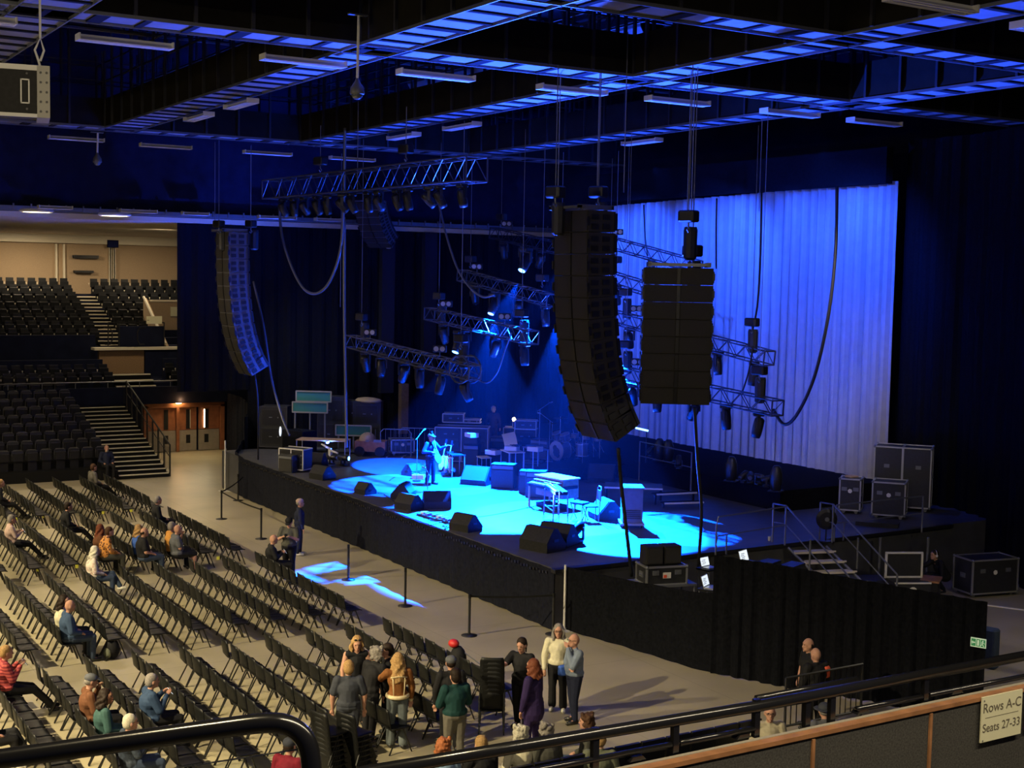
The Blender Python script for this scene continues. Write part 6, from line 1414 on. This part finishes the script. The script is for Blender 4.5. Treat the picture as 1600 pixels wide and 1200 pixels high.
p = G(1468, 925, 0); person(Vector((p.x, p.y, 0)), 2.9, 'stagehand in black with a headset crouching beside the open case', 'crouch', vox=.02, hair=('short', 'hair_dark'), top=('black_cloth', 'long'), legs='black_cloth', extra=('headset', 'reach'))
# backpack, red balloon-like cushion
p = snap(128, 936); t = thing('backpack', 'black backpack on the floor by the man in blue denim', 'backpack', (p.x+.85, p.y-.1, 0), .3)
m = MB(); m.ell((0, 0, .22), (.15, .18, .23), 12, 8); m.v = [(x, y, max(z, .0)) for x, y, z in m.v]; m.build('body', 'black_cloth', t, True); m = MB(); m.ell((-.13, 0, .15), (.06, .14, .12), 10, 7); m.build('pocket', 'camo', t, True); m = MB(); m.tube([(.1, -.08, .42), (.2, -.1, .3), (.12, -.08, .08)], .018); m.tube([(.1, .08, .42), (.2, .1, .3), (.12, .08, .08)], .018); m.build('strap', 'khaki', t)
p = G(709, 1003, 1.05); t = thing('folding_fan', 'red round paddle on a dark bag beside the chair row', 'paddle', (p.x, p.y, 0)); MB().ell((0, 0, 1.02), (.11, .13, .09), 12, 8).build('red_top', 'red', t, True); m = MB(); m.ell((.08, -.05, .68), (.17, .2, .30), 12, 8); m.build('bag', 'black_cloth', t, True); m = MB(); m.tube([(.1, -.1, .9), (.5, -.5, .55), (.8, -.9, .1)], .012); m.tube([(0, 0, 0), (0, 0, .5)], .02); m.build('strap', 'dull_steel', t)
p = G(884, 1040, 1.05); tag(MB().rbox((p.x-.1, p.y-.1, 1.0), (.26, .12, .2), .05).build('blue_bag', 'glow_bag' if 'glow_bag' in M else 'blue_top'), 'bright blue bag held between the couple', 'bag')
# ------------------------------------------------------------------ stanchions with belts
def stanchion(px, py, label, z=1.0):
    p = G(px, py, 0); t = thing('belt_stanchion', label, 'barrier post', (p.x, p.y, 0), 0, 'belt barrier posts')
    MB().lathe([(.19, 0), (.19, .012), (.06, .03), (.03, .05)], 20).build('base', 'black_metal', t, True); MB().cyl((0, 0, .02), (0, 0, z-.06), .032, n=12).build('pole', 'black_metal', t); MB().cyl((0, 0, z-.10), (0, 0, z), .036, n=12).build('belt_head', 'black_plastic', t); return p
SP = [stanchion(*a) for a in ((346, 811, 'belt post standing apart nearest the brown doors'), (408, 842, 'belt post just left of the man in the pale beanie'), (544, 906, 'belt post standing in the blue patch of light'), (633, 947, 'belt post right of the blue patch of light'), (733, 993, 'belt post third from the white upright post'), (864, 991, 'belt post beside the white upright post'), (394, 768, 'belt post in shadow by the far skirt corner'), (372, 752+30, 'belt post behind the first one near the skirt'))][:6]
def belt(a, b, label, sag=.05):
    m = MB(); n = 10; vs = []; fs = []
    for i in range(n+1):
        q = a.lerp(b, i/n); z = .95-sag*4*(i/n)*(1-i/n)
        for dz in (-.024, .024): vs.append((q.x, q.y, z+dz))
        for dz in (-.024, .024): vs.append((q.x+.004, q.y+.004, z+dz))
    for i in range(n): o = i*4; fs += [(o, o+4, o+5, o+1), (o+2, o+3, o+7, o+6), (o, o+2, o+6, o+4), (o+1, o+5, o+7, o+3)]
    m.add(vs, fs); tag(m.build('barrier_belt', 'black_plastic'), label, 'belt', 'barrier belts')
belt(SP[0], SP[1], 'black belt from the lone post towards the beanie wearer'); belt(SP[0], Vector((17.3, 47.5, 0)), 'black belt from the lone post to the far skirt corner')
belt(SP[4], SP[5], 'black belt between the two posts nearest the white upright', .03)
# ------------------------------------------------------------------ exit sign on the drape
p = G(1528, 1000, 0); q0, q1 = [next(EYE+ray(*px)*t_ for t_ in [((21.2-20.35)*(0-19.05)-(17.05-19.05)*(0-20.35))/((17.05-19.05)*ray(*px).x-(21.2-20.35)*ray(*px).y)]) for px in ((1517, 999), (1541, 1003))]; d = (q1-q0); L = math.hypot(d.x, d.y)
t = thing('exit_sign', 'green exit sign with an arrow and running figure on the drape', 'sign', (q0.x-.12, q0.y-.10, (q0.z+q1.z)/2), math.atan2(d.y, d.x))
MB().span((0, -.02, -.09), (L, 0, .09)).build('plate', 'sign_white', t)
m = MB(); m.span((L*.05, -.024, -.07), (L*.34, -.02, .07)); m.span((L*.38, -.024, -.07), (L*.62, -.02, .07)); m.span((L*.66, -.024, -.07), (L*.95, -.02, .07)); m.build('green_fields', 'sign_green', t)
m = MB(); m.span((L*.10, -.028, -.012), (L*.30, -.024, .012)); m.add([(L*.08, -.028, 0), (L*.15, -.028, .04), (L*.15, -.028, -.04)], [(0, 1, 2)]); m.span((L*.44, -.028, -.055), (L*.56, -.024, .055)); m.build('arrow', 'sign_white', t)
m = MB(); m.M = Matrix.Translation((L*.80, -.026, 0)); m.ell((0, 0, .045), (.014, .004, .014)); m.cap((0, 0, .025), .011, (-.01, 0, -.012), .010, 6); m.cap((-.01, 0, -.012), .008, (.02, 0, -.055), .007, 6); m.cap((-.01, 0, -.012), .008, (-.035, 0, -.045), .007, 6); m.cap((0, 0, .02), .006, (.03, 0, 0), .006, 6); m.cap((0, 0, .02), .006, (-.03, 0, .01), .006, 6); m.build('running_figure', 'sign_white', t)
p = G(1546, 1005, 0); tag(MB().rbox((G(1546, 1002, .7).x+.3, G(1546, 1002, .7).y+.3, .45), (.3, .5, .9), .08, .3).build('blue_container', 'denim'), 'blue container with a pale rim behind the drape end', 'container')
struct('trim_6', MB().box((G(1565, 950, 0).x+.1, G(1565, 950, 0).y, .01), (2.6, .09, .02), -1.05), 'ivory', label=None)
p = G(1600, 985, 1.0); tag(drape_mb([(p.x+.15, p.y-.6), (p.x+.9, p.y-3.0)], 0, 3.2, .04, .4, 9).build('black_screen', 'black_drape'), 'black cloth screen at the right picture edge', 'curtain')
# ------------------------------------------------------------------ balcony front and rails
YB = 5.3
def rb(px, py, y=YB): return GY(px, py, y)
t = thing('balcony_rail', 'glossy black handrail on posts along the balcony front', 'railing', (0, 0, 0))
a, b, c = rb(560, 1209), rb(1180, 1104), rb(1700, 1006)
MB().tube([a, b, c], .031, 14).build('top_rail', 'rail_paint', t, True)
MB().tube([rb(1182, 1092, 5.42), rb(1338, 1062, 5.42)], .022, 8).build('stub_rail', 'rail_paint', t, True)
zs = rb(1200, 1143).z
for px, yt, yb in ((1055, 1122, 1172), (1182, 1095, 1148), (1261, 1088, 1134), (1300, 1082, 1128), (1446, 1052, 1098), (930, 1140, 1196)):
    p, q = rb(px, yt), rb(px, yb); MB().box((p.x, YB, (p.z+q.z)/2), (.036, .030, abs(p.z-q.z)+.02)).build('post', 'rail_paint', t)
for (x0, y0, x1, y1) in ((700, 1229, 1048, 1164), (1062, 1161, 1178, 1139), (1338, 1108, 1440, 1089), (1452, 1086, 1700, 1037)):
    MB().tube([rb(x0, y0), rb(x1, y1)], .017, 10).build('lower_rail', 'rail_paint', t, True)
t = tag(MB().span((.5, YB-.06, 0), (.6, YB-.05, 0.1)).build('unused', 'wood'), None) if False else None
w0, w1 = rb(930, 1199, YB-.06), rb(1600, 1079, YB-.06); zt = (w0.z+w1.z)/2
m = MB(); m.span((1.5, YB-.10, zt-.9), (10, YB-.05, zt-.022)); struct('wall_balcony', m, 'carpet')
m = MB(); m.span((1.5, YB-.112, zt-.024), (10, YB-.055, zt)); 
for px in (1270, 1452):
    p = rb(px, 1150, YB-.10); m.span((p.x-.010, YB-.112, zt-.9), (p.x+.010, YB-.10, zt-.035))
struct('trim_7', m, 'wood')
m = MB(); m.span((1.5, YB-.055, zt-.3), (10, YB-.03, zt+.003)); struct('trim_8', m, 'sill_paint')
m = MB()
for px in (995, 1160, 1345, 1490): p = rb(px, 1130); m.add([(p.x-.05, YB-.02, zt+.009), (p.x+.05, YB-.02, zt+.009), (p.x+.03, YB-.02, zt+.03), (p.x-.03, YB-.02, zt+.03), (p.x-.05, YB+.03, zt+.009), (p.x+.05, YB+.03, zt+.009), (p.x+.03, YB+.03, zt+.03), (p.x-.03, YB+.03, zt+.03)], [(0, 1, 2, 3), (4, 7, 6, 5), (3, 2, 6, 7), (0, 3, 7, 4), (1, 5, 6, 2)])
tag(m.build('rail_brackets', 'rail_paint'), 'dark brackets holding the lower balcony rail', 'bracket', kind='stuff')
# sign
ys = YB-.125; s0, s1, s2, s3 = [GY(x, y, ys) for x, y in ((1535, 1090), (1598, 1076), (1593, 1147), (1530, 1160))]
cx, cz = (s0.x+s1.x+s2.x+s3.x)/4, (s0.z+s1.z+s2.z+s3.z)/4; W_, H_ = (s1.x-s0.x+s2.x-s3.x)/2, (s0.z-s3.z+s1.z-s2.z)/2
t = thing('seat_sign', 'cream notice reading Rows A-C Seats 27-33 on the balcony front', 'sign', (cx, ys, cz))
MB().box((0, 0, 0), (W_, .008, H_)).build('plate', 'sign_cream', t)
def text(s_, x, z, size, par, name, m='sign_ink'):
    cu = bpy.data.curves.new(name, 'FONT'); cu.body = s_; cu.size = size; cu.align_x = 'CENTER'; cu.align_y = 'CENTER'; cu.extrude = .0006; cu.materials.append(M[m])
    o0 = bpy.data.objects.new(name, cu); COL.objects.link(o0); bpy.context.view_layer.update(); me = bpy.data.meshes.new_from_object(o0.evaluated_get(bpy.context.evaluated_depsgraph_get())); bpy.data.objects.remove(o0); o = bpy.data.objects.new(name, me); COL.objects.link(o); o.parent = par; o.location = (x, -.0055, z); o.rotation_euler = (PI/2, 0, 0); return o
text('Rows A-C', 0, H_*.24, W_*.225, t, 'lettering'); text('Seats 27-33', 0, -H_*.20, W_*.20, t, 'lettering')
MB().box((0, -.005, H_*.03), (W_*.82, .001, .0022)).build('divider', 'sign_ink', t)
m = MB()
for sx, sz in ((-.45, .42), (-.45, -.46)): m.cyl((sx*W_, -.004, sz*H_), (sx*W_, -.008, sz*H_), .004)
m.build('screw', 'dull_steel', t)
p = GY(1606, 1105, ys); tag(MB().span((p.x-.02, ys-.004, p.z-.14), (p.x+.2, ys+.006, p.z+.10)).build('purple_poster', 'purple'), 'purple poster cut by the right edge beside the cream notice', 'poster')
# bent handrail lower left
t = thing('aisle_handrail', 'glossy black handrail bending down in the lower left corner', 'railing', (0, 0, 0))
P = [(-60, 1194), (0, 1186), (200, 1158), (330, 1140), (410, 1130), (446, 1132), (471, 1148), (484, 1176), (489, 1230)]
pts = [GD(x, y, 3.3) for x, y in P]; out = []
for i in range(len(pts)-1):
    a, b, c, d = pts[max(i-1, 0)], pts[i], pts[i+1], pts[min(i+2, len(pts)-1)]
    for k in range(6): s_ = k/6; out.append(0.5*((2*b)+(c-a)*s_+(2*a-5*b+4*c-d)*s_*s_+(3*b-a-3*c+d)*s_**3))
out.append(pts[-1]); MB().tube(out, .025, 18).build('rail', 'rail_paint', t, True)
gl = mat('clear_glass', (.9, .95, .95), .02); gl.node_tree.nodes['Principled BSDF'].inputs['Transmission Weight'].default_value = 1.0; gl.node_tree.nodes['Principled BSDF'].inputs['IOR'].default_value = 1.05; M['clear_glass'] = gl
a, b = GD(200, 1212, 3.3), GD(474, 1170, 3.3); a2, b2 = a-Vector((0, 0, .5)), b-Vector((0, 0, .5)); n_ = Vector((0, .008, 0))
MB().add([a, b, b2, a2, a+n_, b+n_, b2+n_, a2+n_], [(0, 1, 2, 3), (4, 7, 6, 5), (0, 4, 5, 1), (1, 5, 6, 2)]).build('glass_panel', 'clear_glass', t)
MB().tube([a, b], .0016, 4).build('glass_edge', 'dull_steel', t)
# gate of bars by the side stand
t = thing('side_gate', 'low black barred gate at the end of the side stand', 'gate', (0, 0, 0)); p0, p1 = G(1226, 1135, .45), G(1345, 1110, .45); m = MB(); b = MB()
for z in (.45, 1.35): m.tube([(p0.x, p0.y, z), (p1.x, p1.y, z)], .022)
for f in (0, 1): q = p0.lerp(p1, f); m.cyl((q.x, q.y, 0), (q.x, q.y, 1.35), .025)
for i in range(1, 14): q = p0.lerp(p1, i/14); b.cyl((q.x, q.y, .45), (q.x, q.y, 1.35), .012, n=6)
m.build('frame', 'black_metal', t); b.build('bars', 'black_metal', t)
# ------------------------------------------------------------------ thin stage haze
hz = bpy.data.materials.new('stage_haze'); hz.use_nodes = True; nt = hz.node_tree; nt.nodes.clear()
vs_ = nt.nodes.new('ShaderNodeVolumeScatter'); vs_.inputs['Color'].default_value = (0.9, 0.9, 1, 1); vs_.inputs['Density'].default_value = 0.00012; vs_.inputs['Anisotropy'].default_value = 0.2
out_ = nt.nodes.new('ShaderNodeOutputMaterial'); nt.links.new(vs_.outputs[0], out_.inputs['Volume']); M['stage_haze'] = hz
tag(MB().span((17.8, 27.0, 1.56), (33.0, 51.2, 12.6)).build('stage_haze', 'stage_haze'), 'thin haze hanging over the stage and catching the blue beams', 'haze', kind='stuff')
